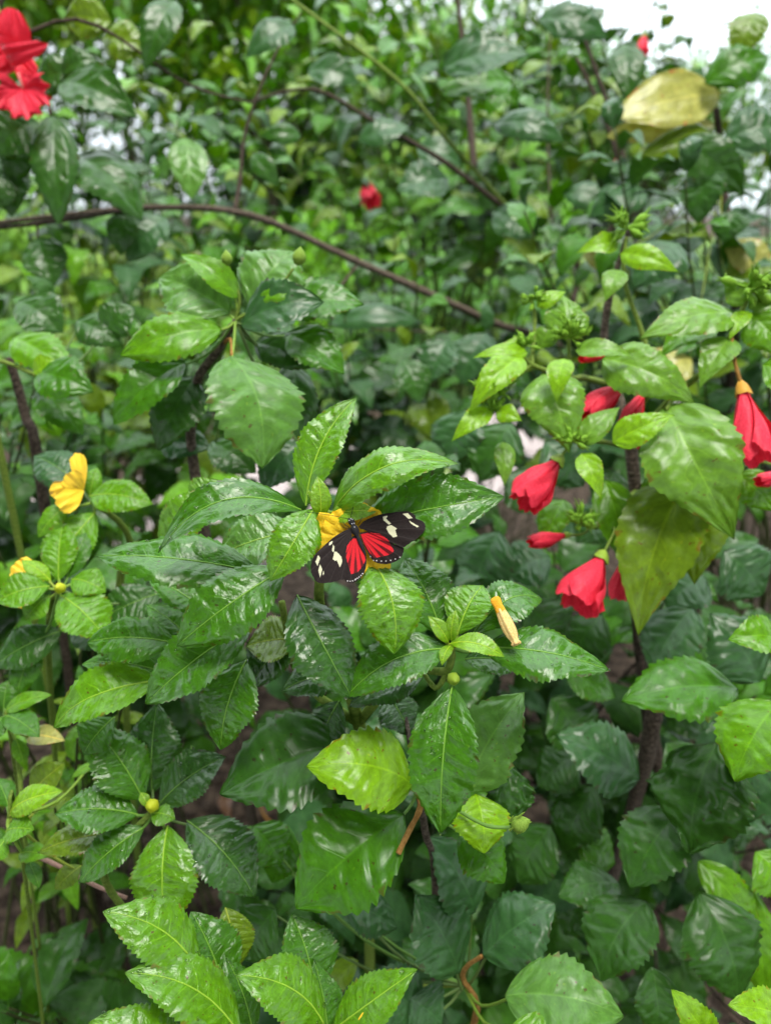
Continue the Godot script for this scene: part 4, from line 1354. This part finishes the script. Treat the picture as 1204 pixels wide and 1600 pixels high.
# ---------------------------------------------------------------- shrubs between the traced plants and the path
func scatter(label: String, root: Vector3, x0: float, x1: float, y0: float, y1: float, d0: float, d1: float, n: int, each: int, sp: String, tones: Array, size: Vector2) -> Node3D:
	var p := thing("leafy_shrub", label, "shrub", root, "leafy shrubs before the path")
	var sh := []
	for k in n:
		sh.append([P(rng.randf_range(x0, x1), rng.randf_range(y0, y1), rng.randf_range(d0, d1)), each, 0.26])
	grow(p, root, sh, sp, tones, size, noise_mat("shrub_stem", [0.030, 0.040, 0.014], [0.075, 0.085, 0.030], 0.02, 20.0, 0.7, 0.05), 0.0026)
	return p

func middle_plants() -> void:
	# tall fringed hibiscus
	var root := Vector3(-0.78, 0, -0.95)
	var p := thing("fringed_hibiscus", "tall dark-leaved hibiscus with a fringed scarlet flower hanging from its twigs", "shrub", root)
	var db := dark_bark()
	stem(p, [root, P(-120, 900, 1.0), P(-60, 360, 0.90), P(-30, 100, 0.85), P(20, -60, 0.85)], 0.010, 0.005, db)
	stem(p, [P(-60, 360, 0.90), P(60, 349, 0.88), P(230, 324, 0.90)], 0.003, 0.002, db)
	stem(p, [P(58, 348, 0.88), P(59, 374, 0.87)], 0.0014, 0.0012, db)
	stem(p, [P(-30, 100, 0.85), P(120, 30, 0.86), P(290, 130, 0.92), P(390, 160, 0.95)], 0.0026, 0.0014, db)
	stem(p, [P(-10, 20, 0.85), P(60, 120, 0.84), P(80, 180, 0.83)], 0.003, 0.0016, db)
	lv(p, "hibiscus", [
		[84, 180, 92, 352, 0.83, 0.82, 72, 5, 0.05, 10, "dark"],
		[60, 372, 86, 446, 0.87, 0.86, 68, -10, 0.05, 8, "dark"],
		[94, 130, 214, 184, 0.84, 0.83, 70, 34, 0.08, 10, "dark"],
		[98, 115, 150, 92, 0.85, 0.85, 50, 34, 0.08, 10, "dark"],
		[110, 245, 222, 345, 0.86, 0.85, 86, 34, 0.10, 10, "dark"],
		[125, 290, 200, 300, 0.87, 0.86, 60, 34, 0.10, 10, "dark"],
		[60, 190, -10, 240, 0.85, 0.84, 80, 26, 0.08, 10, "dark"],
		[40, 200, 20, 290, 0.87, 0.87, 60, 10, 0.08, 10, "dark"],
		[0, 240, 20, 340, 0.88, 0.87, 70, 10, 0.08, 10, "dark"],
		[5, 270, -20, 330, 0.86, 0.86, 60, 10, 0.08, 10, "dark"],
		[275, 0, 228, 110, 0.88, 0.87, 54, 24, 0.08, 10, "dark"],
		[120, 110, 60, 130, 0.86, 0.86, 60, 24, 0.08, 10, "dark"],
		[175, 35, 100, 30, 0.88, 0.88, 60, 24, 0.08, 10, "olive"],
		[290, 215, 300, 312, 0.92, 0.91, 60, 6, 0.04, 10, "pale"],
		[395, 240, 436, 292, 0.94, 0.94, 34, 6, 0.08, 10, "dark"],
		[470, 212, 408, 214, 0.96, 0.95, 30, 30, 0.08, 10, "dark"],
		[200, 330, 190, 400, 0.9, 0.9, 50, 20, 0.08, 10, "dark"],
		[260, 340, 200, 410, 0.92, 0.91, 60, 30, 0.08, 10, "blue"],
		[160, 60, 230, 80, 0.9, 0.9, 60, 30, 0.08, 10, "olive"],
		[460, 40, 385, 92, 0.95, 0.94, 44, 36, 0.08, 10, "blue"],
	])
	var f := Node3D.new()
	f.name = "flower"
	p.add_child(f)
	f.position = P(22, 84, 0.81) - root
	var red := noise_mat("red_petal", [0.70, 0.016, 0.040], [0.88, 0.050, 0.095], 0.02, 45.0, 0.5, 0.03)
	stem(p, [P(-10, -40, 0.85), P(0, 20, 0.84), P(22, 84, 0.815)], 0.0014, 0.0012, green_stem(), "flower_stalk")
	var fc := P(24, 84, 0.81)
	for q in [[18, 12, 0.79, 50, 0.10], [74, 70, 0.775, 34, 0.45], [-26, 62, 0.79, 40, 0.3], [-20, 112, 0.80, 36, 0.3], [58, 118, 0.80, 36, 0.25]]:
		petal(f, fc, P(q[0], q[1], q[2]), q[3] * 0.8 / FPX * 0.5, red, "strap", q[4])
	var fr := P(36, 140, 0.80)
	for q in [[82, 136, 0.79, 40], [74, 178, 0.785, 40], [40, 194, 0.785, 40], [2, 178, 0.785, 44], [-6, 136, 0.79, 44], [44, 104, 0.80, 36]]:
		petal(f, fr, P(q[0], q[1], q[2]), q[3] * 0.8 / FPX * 0.5, red, "frill", 0.10)
	put("staminal_column", tube([fc - origin_of(f), P(28, 110, 0.795) - origin_of(f), fr - origin_of(f)], 0.0012, 0.0016, 6, 3), plain_mat("pink_column", [0.75, 0.30, 0.26], 0.5, 0.2), f)

	# shrub with the long leaning branches
	root = Vector3(0.62, 0, -1.55)
	p = thing("leaning_shrub", "sparse shrub whose long brown branches lean across between the two red-flowered shrubs", "shrub", root)
	var b2 := bark()
	stem(p, [root, P(1010, 800, 1.5), P(870, 560, 1.25), P(760, 500, 1.12), P(560, 410, 1.05), P(390, 336, 1.0), P(240, 324, 0.98), P(120, 334, 0.97), P(-20, 350, 0.96)], 0.0075, 0.0028, b2, "branch")
	stem(p, [P(870, 560, 1.25), P(900, 400, 1.3), P(790, 326, 1.2), P(690, 250, 1.15), P(600, 200, 1.1), P(490, 140, 1.1), P(390, 160, 1.1)], 0.006, 0.0022, db, "branch")
	stem(p, [P(800, 332, 1.19), P(700, 220, 1.05), P(620, 125, 1.0), P(470, 10, 1.0), P(430, -20, 1.0)], 0.003, 0.002, green_stem(), "branch")
	stem(p, [P(740, 262, 1.18), P(728, 120, 1.2), P(712, -20, 1.2)], 0.006, 0.004, db, "branch")
	stem(p, [P(366, 334, 0.995), P(374, 290, 1.0), P(385, 200, 1.0), P(425, 95, 1.0), P(470, 20, 1.0)], 0.0035, 0.0012, db, "branch")
	stem(p, [P(900, 400, 1.3), P(865, 360, 1.3), P(855, 180, 1.3), P(862, 0, 1.3)], 0.0030, 0.0014, b2, "branch")
	stem(p, [P(930, 400, 1.35), P(975, 310, 1.3), P(950, 200, 1.3), P(900, 90, 1.3)], 0.008, 0.003, db, "branch")
	stem(p, [P(980, 325, 1.3), P(970, 230, 1.3), P(930, 110, 1.3), P(905, 40, 1.3)], 0.006, 0.003, db, "branch")
	stem(p, [P(560, 410, 1.05), P(520, 500, 1.06), P(700, 520, 1.15)], 0.0025, 0.0015, b2, "branch")
	lv(p, "hibiscus", [
		[690, 108, 826, 86, 1.0, 0.98, 62, 44, 0.06, 8, "blue"],
		[800, 130, 690, 150, 1.05, 1.03, 50, 40, 0.06, 8, "mid"],
		[770, 195, 880, 222, 1.05, 1.03, 46, 40, 0.10, 8, "blue"],
		[560, 220, 640, 200, 1.1, 1.1, 40, 40, 0.06, 8, "blue"],
		[700, 280, 620, 300, 1.08, 1.06, 60, 36, 0.06, 8, "blue"],
		[770, 330, 840, 370, 1.1, 1.08, 60, 30, 0.06, 8, "blue"],
		[975, 68, 980, 155, 1.1, 1.08, 56, 8, 0.05, 10, "dark"],
		[780, 140, 762, 182, 1.1, 1.1, 30, 10, 0.05, 10, "mid"],
		[790, 140, 808, 164, 1.1, 1.1, 26, 10, 0.05, 10, "mid"],
		[840, 30, 950, 60, 1.1, 1.1, 50, 40, 0.08, 8, "blue"],
		[880, 300, 960, 330, 1.1, 1.1, 44, 36, 0.08, 8, "blue"],
		[650, 230, 720, 260, 1.2, 1.2, 40, 36, 0.08, 8, "blue"],
		[480, 110, 560, 130, 1.0, 1.0, 44, 36, 0.08, 8, "blue"],
		[515, 505, 660, 505, 1.0, 1.0, 40, 36, 0.08, 8, "blue"],
		[630, 560, 655, 630, 0.95, 0.94, 60, 20, 0.05, 12, "dark"],
		[700, 530, 670, 600, 0.97, 0.96, 66, 20, 0.05, 12, "blue"],
		[760, 520, 720, 600, 0.98, 0.97, 70, 24, 0.05, 12, "blue"],
		[1000, 250, 1100, 230, 1.0, 1.0, 60, 34, 0.08, 8, "dark"],
		[1060, 220, 1160, 300, 0.9, 0.9, 70, 20, 0.08, 8, "dark"],
		[1110, 260, 1090, 350, 0.9, 0.9, 66, 20, 0.08, 8, "dark"],
		[1130, 220, 1230, 200, 0.9, 0.9, 70, 34, 0.08, 8, "blue"],
		[1100, 130, 1200, 90, 0.95, 0.95, 60, 30, 0.08, 8, "mid"],
		[1180, 20, 1150, 90, 0.95, 0.95, 60, 10, 0.08, 8, "olive"],
		[1150, 330, 1130, 380, 0.9, 0.9, 56, 16, 0.08, 8, "dark"],
		[1060, 380, 990, 450, 0.8, 0.8, 80, 34, 0.08, 8, "blue"],
		[1010, 300, 920, 340, 0.95, 0.95, 56, 34, 0.08, 8, "blue"],
	])
	# large yellow-green leaves
	root = Vector3(0.55, 0, -1.15)
	p = thing("variegated_shrub", "shrub with two large yellow leaves catching light above the lime-leaved shrub", "shrub", root)
	stem(p, [root, P(1140, 600, 1.05), P(1130, 300, 1.0), P(1118, 170, 0.98)], 0.008, 0.004, db)
	lv(p, "plain", [
		[1124, 146, 962, 182, 0.98, 0.95, 84, 26, 0.03, 4, "yellow"],
		[1116, 196, 946, 214, 1.0, 0.97, 46, 30, 0.03, 6, "yellow"],
		[1120, 215, 1000, 245, 0.99, 0.97, 50, 20, 0.08, 10, "olive"],
		[1130, 380, 1200, 430, 0.98, 0.97, 50, 30, 0.08, 10, "yellow"],
		[1130, 440, 1215, 400, 0.98, 0.97, 60, 30, 0.08, 10, "olive"],
		[1080, 560, 1020, 590, 0.9, 0.9, 70, 30, 0.08, 10, "yellow"],
		[910, 400, 960, 410, 1.0, 1.0, 40, 30, 0.08, 10, "yellow"],
	], P(1128, 260, 1.0))
	# untraced shrubs
	var H := "hibiscus"
	var S := Vector2(0.06, 0.09)
	scatter("dense dark shrub directly behind the butterfly's plant", Vector3(0.0, 0, -1.35), 430, 800, 330, 760, 0.95, 1.4, 26, 9, H, ["dark", "mid", "blue", "dark", "olive"], S)
	scatter("mid green shrub between the fringed hibiscus and the soil", Vector3(-0.6, 0, -1.4), -40, 440, 380, 780, 0.95, 1.5, 26, 9, H, ["dark", "mid", "fresh", "mid", "olive"], S)
	scatter("blue-green shrub reaching above the lime-leaved shrub", Vector3(0.7, 0, -1.25), 800, 1250, 190, 620, 0.85, 1.3, 30, 9, H, ["dark", "blue", "mid", "blue", "olive"], S)
	scatter("leafy shrub standing behind the fringed scarlet flower", Vector3(-0.7, 0, -1.8), -40, 450, -20, 370, 1.2, 1.8, 32, 9, H, ["mid", "dark", "fresh", "olive", "blue"], S)
	scatter("loose tall shrub rising before the grey house", Vector3(0.15, 0, -2.0), 420, 860, -20, 330, 1.3, 2.0, 32, 9, H, ["mid", "blue", "fresh", "mid", "olive"], Vector2(0.07, 0.11))
	var far := get_child(get_child_count() - 1) as Node3D
	var gcx := plain_mat("bud_green", [0.24, 0.36, 0.03], 0.45, 0.2)
	turban(far, P(572, 282, 1.6), P(580, 318, 1.58), 20 * 1.6 / FPX, 0.9, gcx)
	stem(far, [P(572, 282, 1.6), P(585, 262, 1.62), P(620, 262, 1.66)], 0.002, 0.002, green_stem(), "flower_stalk")
	scatter("thin tall shrub with leaves against the white sky", Vector3(0.95, 0, -1.9), 840, 1250, -40, 210, 1.2, 1.9, 20, 8, H, ["mid", "dark", "blue", "olive"], S)
	far = get_child(get_child_count() - 1) as Node3D
	turban(far, P(1006, 54, 1.5), P(1002, 84, 1.5), 13 * 1.5 / FPX, 0.9, gcx)
	turban(far, P(966, 244, 1.5), P(963, 264, 1.5), 9 * 1.5 / FPX, 0.9, gcx)
	stem(far, [P(1006, 54, 1.5), P(1010, 30, 1.5), P(1040, 10, 1.52)], 0.002, 0.002, green_stem(), "flower_stalk")
	stem(far, [P(966, 244, 1.5), P(970, 220, 1.5), P(1010, 190, 1.55)], 0.002, 0.002, green_stem(), "flower_stalk")
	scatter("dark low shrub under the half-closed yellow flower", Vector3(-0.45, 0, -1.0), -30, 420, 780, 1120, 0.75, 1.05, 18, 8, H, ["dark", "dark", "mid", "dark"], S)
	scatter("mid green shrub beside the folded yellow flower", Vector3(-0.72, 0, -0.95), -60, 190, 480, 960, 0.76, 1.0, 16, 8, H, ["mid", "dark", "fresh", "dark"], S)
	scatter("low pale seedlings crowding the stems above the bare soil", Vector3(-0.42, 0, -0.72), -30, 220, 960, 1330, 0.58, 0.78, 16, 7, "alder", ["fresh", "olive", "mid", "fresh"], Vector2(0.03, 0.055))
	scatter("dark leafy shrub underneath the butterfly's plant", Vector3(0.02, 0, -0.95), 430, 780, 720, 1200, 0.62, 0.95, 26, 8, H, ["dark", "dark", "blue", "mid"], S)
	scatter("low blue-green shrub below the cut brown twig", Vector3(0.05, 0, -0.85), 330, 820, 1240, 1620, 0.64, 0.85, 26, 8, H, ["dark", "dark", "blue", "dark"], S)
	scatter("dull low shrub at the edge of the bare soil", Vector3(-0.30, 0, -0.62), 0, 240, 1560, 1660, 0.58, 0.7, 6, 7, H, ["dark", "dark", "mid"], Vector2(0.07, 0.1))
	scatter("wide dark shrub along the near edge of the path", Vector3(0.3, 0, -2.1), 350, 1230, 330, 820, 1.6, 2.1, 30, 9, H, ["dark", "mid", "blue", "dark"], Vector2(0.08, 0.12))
	scatter("wide light shrub along the near edge of the path", Vector3(-0.9, 0, -2.1), -60, 500, 330, 760, 1.6, 2.1, 24, 9, H, ["mid", "fresh", "olive", "mid"], Vector2(0.08, 0.12))

# ---------------------------------------------------------------- the butterfly
const ZS := 5.235            # the wings were traced on an enlargement of this scale
const WING_UV := Rect2(130, 150, 950, 620)

func wing_image() -> ImageTexture:
	var w := 570
	var h := 372
	var im := Image.create_empty(w, h, false, Image.FORMAT_RGB8)
	var reds := [
		[[540, 340, 600, 328, 700, 342, 765, 392, 812, 478, 795, 500, 745, 516, 700, 524, 650, 528, 610, 482, 568, 410], Vector2(520, 315)],
		[[478, 372, 515, 372, 545, 430, 576, 500, 582, 545, 562, 592, 520, 645, 468, 662, 445, 600, 424, 520, 430, 440], Vector2(497, 330)],
	]
	var creams := [
		[757, 284, 790, 274, 838, 304, 822, 316, 838, 368, 805, 374, 768, 335, 750, 302], [722, 206, 762, 198, 748, 222, 788, 262, 772, 272, 728, 236],
		[884, 186, 924, 180, 964, 220, 932, 228], [932, 238, 1016, 288, 998, 296, 948, 264],
		[332, 486, 352, 488, 390, 528, 396, 570, 378, 612, 352, 556, 338, 562, 320, 546], [288, 412, 316, 400, 312, 424, 288, 440], [318, 428, 332, 448, 326, 496, 313, 480],
		[204, 516, 219, 540, 200, 604, 181, 570], [219, 588, 239, 630, 222, 692, 207, 640], [248, 640, 254, 660, 246, 680, 242, 660],
	]
	var dots := []
	for q in [[672, 552, 860, 530, 6], [620, 520, 672, 552, 3], [560, 655, 505, 700, 5], [500, 706, 440, 716, 4]]:
		for k in q[4]:
			var f: float = float(k) / (q[4] - 1)
			dots.append(Vector2(lerpf(q[0], q[2], f), lerpf(q[1], q[3], f) + 14.0 * sin(f * PI) * (1.0 if q[0] > 600 else 0.4)))
	var rp := []
	for r in reds:
		rp.append(poly(r[0]))
	var cp := []
	for c in creams:
		cp.append(poly(c))
	for y in h:
		for x in w:
			var z := Vector2(WING_UV.position.x + (x + 0.5) / w * WING_UV.size.x, WING_UV.position.y + (y + 0.5) / h * WING_UV.size.y)
			var jit := Vector2(wob.get_noise_2d(z.x * 3.0, z.y * 3.0), wob.get_noise_2d(z.x * 3.0 + 500.0, z.y * 3.0)) * 5.0
			var g := 0.5 + 0.5 * wob.get_noise_2d(z.x * 1.3 + 40.0, z.y * 1.3)
			var sc := absf(fine.get_noise_2d(z.x * 9.0, z.y * 9.0))
			var c := Color(0.008 + 0.010 * g + 0.012 * sc, 0.005 + 0.006 * g + 0.009 * sc, 0.005 + 0.005 * g + 0.008 * sc)
			# pale wing veins running out from each root
			var root := Vector2(530, 290) if z.x > 510 else Vector2(470, 310)
			var dv := z - root
			var an := fposmod(dv.angle() * 5.2 + 0.3, 1.0)
			if absf(an - 0.5) < 0.8 / maxf(dv.length() * 0.03, 1.0) * 0.12 + 0.025:
				c = c.lerp(Color(0.045, 0.036, 0.034), 0.55)
			for k in 2:
				if Geometry2D.is_point_in_polygon(z + jit * 0.6, rp[k]):
					var rr: Vector2 = z - reds[k][1]
					var far := clampf((rr.length() - 70.0) / 170.0, 0.0, 1.0)
					var ray := absf(fposmod(rr.angle() * 5.0 + 0.25 * k, 1.0) - 0.5)
					if ray > 0.47 - 0.20 * far * far:
						c = c.lerp(Color(0.16, 0.006, 0.01), 0.75)
					else:
						c = Color(0.52 + 0.14 * g + 0.10 * sc, 0.010 + 0.02 * sc, 0.020 + 0.02 * sc)
			for q in cp:
				if Geometry2D.is_point_in_polygon(z + jit * 0.5, q):
					c = Color(0.70, 0.68, 0.46) * (0.82 + 0.3 * sc)
			for d in dots:
				if z.distance_to(d) < 5.0:
					c = Color(0.62, 0.60, 0.58)
			im.set_pixel(x, y, c.linear_to_srgb())
	return ImageTexture.create_from_image(im)

func poly(a: Array) -> PackedVector2Array:
	var out := PackedVector2Array()
	for i in range(0, a.size(), 2):
		out.append(Vector2(a[i], a[i + 1]))
	return out

func smooth_poly(a: PackedVector2Array, steps: int) -> PackedVector2Array:
	var out := PackedVector2Array()
	var n := a.size()
	for i in n - 1:
		for k in steps:
			out.append(a[i].cubic_interpolate(a[i + 1], a[maxi(i - 1, 0)], a[mini(i + 2, n - 1)], float(k) / steps))
	out.append(a[n - 1])
	return out

func butterfly() -> void:
	var D := 0.396
	var mm := D / FPX / ZS           # metres for one unit of the enlargement
	var C := Vector2(505, 320)
	var at := P(460 + C.x / ZS, 770 + C.y / ZS, D)
	var b := thing("butterfly", "black butterfly with red hindwing patches and cream spots resting on the yellow flower", "butterfly", at)
	var bs := cam_t.basis * Basis(Vector3.RIGHT, deg_to_rad(-14.0))
	b.basis = bs
	var ky := 1.0 / cos(deg_to_rad(14.0))
	var axis := (Vector2(575, 500) - Vector2(460, 235)).normalized()
	var acr := Vector2(-axis.y, axis.x)
	var m := StandardMaterial3D.new()
	m.resource_name = "wing_scales"
	m.albedo_texture = wing_image()
	m.roughness = 0.62
	m.metallic_specular = 0.25
	m.cull_mode = BaseMaterial3D.CULL_DISABLED
	var wings := [
		["hindwing", [528, 325], [600, 318, 690, 330, 770, 385, 825, 436, 884, 452, 888, 490, 864, 536, 806, 570, 742, 581, 682, 572, 640, 548, 604, 494, 574, 432, 545, 372], -6.0],
		["hindwing", [503, 345], [524, 366, 552, 428, 582, 488, 590, 560, 578, 632, 542, 692, 490, 730, 440, 727, 412, 690, 404, 600, 412, 480, 440, 398, 478, 356], -6.0],
		["forewing", [522, 282], [560, 240, 610, 216, 700, 188, 800, 174, 900, 164, 940, 168, 985, 198, 992, 224, 1050, 248, 1067, 284, 1056, 326, 1004, 380, 942, 420, 884, 454, 830, 430, 760, 384, 680, 334, 600, 308, 545, 300], 6.0],
		["forewing", [474, 305], [462, 296, 430, 303, 340, 358, 250, 438, 190, 500, 152, 566, 146, 640, 170, 694, 214, 736, 300, 733, 380, 711, 432, 694, 428, 600, 424, 500, 434, 416, 462, 350], 6.0],
	]
	for w in wings:
		var root := Vector2(w[1][0], w[1][1])
		var out := smooth_poly(poly(w[2]), 5)
		# scalloped, slightly frayed outer edge
		var pts := PackedVector3Array()
		var uvs := PackedVector2Array()
		var n := out.size()
		var steps := 12
		var lo := 1e9
		var hi := -1e9
		for k in n:
			for j in steps + 1:
				var t := float(j) / steps
				var e := out[k]
				if j == steps:
					e += (e - root).normalized() * (2.2 * sin(k * 2.1) + 3.0 * wob.get_noise_1d(k * 40.0))
				var z := root.lerp(e, t)
				var lateral := absf((z - C).dot(acr))
				var an := (z - root).angle()
				var up: float = w[3] + lateral * 0.16 + 3.2 * sin(an * 26.0) * t * (1.0 - 0.3 * t) - 26.0 * pow(lateral / 560.0, 3.0) * lateral / 300.0
				pts.append(Vector3((z.x - C.x) * mm, -(z.y - C.y) * mm * ky, up * mm))
				uvs.append((z - WING_UV.position) / WING_UV.size)
		put(w[0], grid_mesh(pts, uvs, n, steps + 1), m, b)
	# body: head, thorax and abdomen in one skin
	var body_m := noise_mat("butterfly_body", [0.006, 0.006, 0.007], [0.05, 0.05, 0.055], 0.03, 700.0, 0.45, 0.01)
	var loc := func(x: float, y: float, up: float) -> Vector3: return Vector3((x - C.x) * mm, -(y - C.y) * mm * ky, up * mm)
	var a0: Vector3 = loc.call(453, 212, 14.0)
	var a1: Vector3 = loc.call(584, 512, -4.0)
	var prof := []
	for q in [[0.0, 2], [0.02, 16], [0.06, 26], [0.11, 28], [0.15, 22], [0.175, 16], [0.20, 22], [0.25, 31], [0.31, 34], [0.37, 31], [0.42, 24], [0.46, 17], [0.50, 15], [0.58, 17], [0.68, 18], [0.80, 16], [0.90, 11], [0.97, 6], [1.0, 1]]:
		prof.append([q[0], q[1] * mm])
	put("body", lathe(a0, a1, prof, 16), body_m, b)
	# pale dots of the head and the collar
	for q in [[448, 236, 42], [474, 228, 40], [462, 222, 42], [492, 292, 50], [470, 262, 36], [488, 258, 36]]:
		var c: Vector3 = loc.call(q[0], q[1], q[2])
		put("pale_dot", lathe(c - Vector3(0, 0, 5 * mm), c + Vector3(0, 0, 3 * mm), [[0.0, 0.0], [0.3, 5 * mm], [0.7, 5 * mm], [1.0, 0.0]], 6), plain_mat("pale_dot", [0.55, 0.55, 0.58], 0.5), b)
	for s in [-1, 1]:
		var e: Vector3 = loc.call(462 + s * 20, 226 + s * 4, 22)
		put("eye", lathe(e - Vector3(s * 8, 0, 0) * mm, e + Vector3(s * 9, 0, 0) * mm, [[0.0, 2 * mm], [0.3, 12 * mm], [0.7, 12 * mm], [1.0, 1 * mm]], 8), plain_mat("eye", [0.008, 0.006, 0.006], 0.2), b)
	var black := plain_mat("antenna_black", [0.010, 0.009, 0.009], 0.5)
	for q in [[[458, 214, 25], [476, 150, 60], [498, 70, 70], [527, -65, 60]], [[446, 222, 25], [380, 214, 60], [280, 200, 80], [118, 175, 70]]]:
		var path := []
		for v in q:
			path.append(loc.call(v[0], v[1], v[2]))
		put("antenna", tube(path, 2.4 * mm, 2.2 * mm, 6, 6), black, b)
		var e: Vector3 = path[3]
		var dd: Vector3 = (path[3] - path[2]).normalized()
		put("antenna_club", lathe(e - dd * 16 * mm, e + dd * 14 * mm, [[0.0, 2.4 * mm], [0.4, 4.5 * mm], [0.8, 4.5 * mm], [1.0, 0.5 * mm]], 6), black, b)
	for q in [[[450, 285, 0], [415, 268, 26], [398, 240, 4], [396, 222, -24]], [[520, 260, 0], [540, 235, 24], [548, 205, 0], [552, 190, -24]], [[455, 290, -4], [420, 292, 14], [400, 280, -10], [386, 262, -30]], [[505, 300, -6], [500, 330, -30], [505, 350, -44]]]:
		var path := []
		for v in q:
			path.append(loc.call(v[0], v[1], v[2]))
		put("leg", tube(path, 3.4 * mm, 1.8 * mm, 6, 4), black, b)

# ---------------------------------------------------------------- fallen and small things
func small_things() -> void:
	# the withered flower lying on a leaf of the second whorl
	var A := P(773, 936, 0.412)
	var B := P(806, 1006, 0.400)
	var w := thing("withered_flower", "withered orange and cream flower lying on a wet green leaf", "flower", A)
	var om := noise_mat("withered_orange", [0.72, 0.30, 0.02], [0.85, 0.44, 0.04], 0.02, 120.0, 0.6, 0.02)
	var cm := noise_mat("withered_cream", [0.70, 0.42, 0.12], [0.82, 0.62, 0.28], 0.02, 90.0, 0.6, 0.03)
	var u := B - A
	var r := 0.0028
	put("twisted_tip", lathe(-u * 0.05, u * 0.30, [[0.0, 0.0], [0.08, r * 0.75], [0.25, r * 1.0], [0.6, r * 0.85], [1.0, r * 0.95]], 14, 3, 0.18), om, w)
	var prof := []
	for q in [[0.0, 0.85], [0.15, 1.0], [0.35, 1.18], [0.55, 1.2], [0.72, 1.05], [0.84, 0.75], [0.90, 0.68], [0.95, 0.95], [0.99, 0.8], [1.0, 0.0]]:
		prof.append([q[0], q[1] * r])
	put("shrivelled_petals", lathe(u * 0.24, u * 1.03, prof, 20, 6, 0.2), cm, w)
	# the fallen twig above the soil
	var T := P(60, 1338, 0.53)
	var tw := thing("twig", "thin pinkish bare twig caught across the stems above dark soil", "twig", T)
	stem(tw, [T, P(110, 1362, 0.525), P(150, 1384, 0.52), P(198, 1403, 0.515)], 0.0016, 0.0013, noise_mat("pink_twig", [0.28, 0.16, 0.12], [0.45, 0.28, 0.22], 0.02, 60.0, 0.8, 0.03), "twig")
	# litter on the soil
	for i in 26:
		var g := Vector3(rng.randf_range(-0.95, -0.05), 0, rng.randf_range(-1.25, -0.35))
		if i % 2 == 0:
			var s := thing("fallen_stick", "thin dark stick lying on the bare soil", "stick", g + Vector3(0, 0.012, 0), "sticks on the soil")
			var a := rng.randf() * TAU
			var l := rng.randf_range(0.06, 0.22)
			stem(s, [s.position, s.position + Vector3(cos(a), 0.05, sin(a)) * l * 0.5, s.position + Vector3(cos(a + 0.2), 0.02, sin(a + 0.2)) * l], 0.003, 0.0015, dark_bark() if i % 4 else tan_bark(), "shaft")
		else:
			var o := MeshInstance3D.new()
			o.name = numbered("fallen_leaf")
			o.mesh = variant("hibiscus", i % 6)
			o.material_override = leaf_mat("hibiscus", ["brown", "gold", "brown", "olive"][i / 2 % 4])
			add_child(o)
			var L := rng.randf_range(0.05, 0.085)
			o.transform = Transform3D(Basis.from_euler(Vector3(rng.randf_range(-0.3, 0.3), rng.randf() * TAU, rng.randf_range(-0.3, 0.3))).scaled_local(Vector3.ONE * L), g + Vector3(0, 0.02, 0))
			o.set_meta("label", "curled dead leaf lying on the bare soil")
			o.set_meta("category", "leaf")
			o.set_meta("group", "dead leaves on the soil")
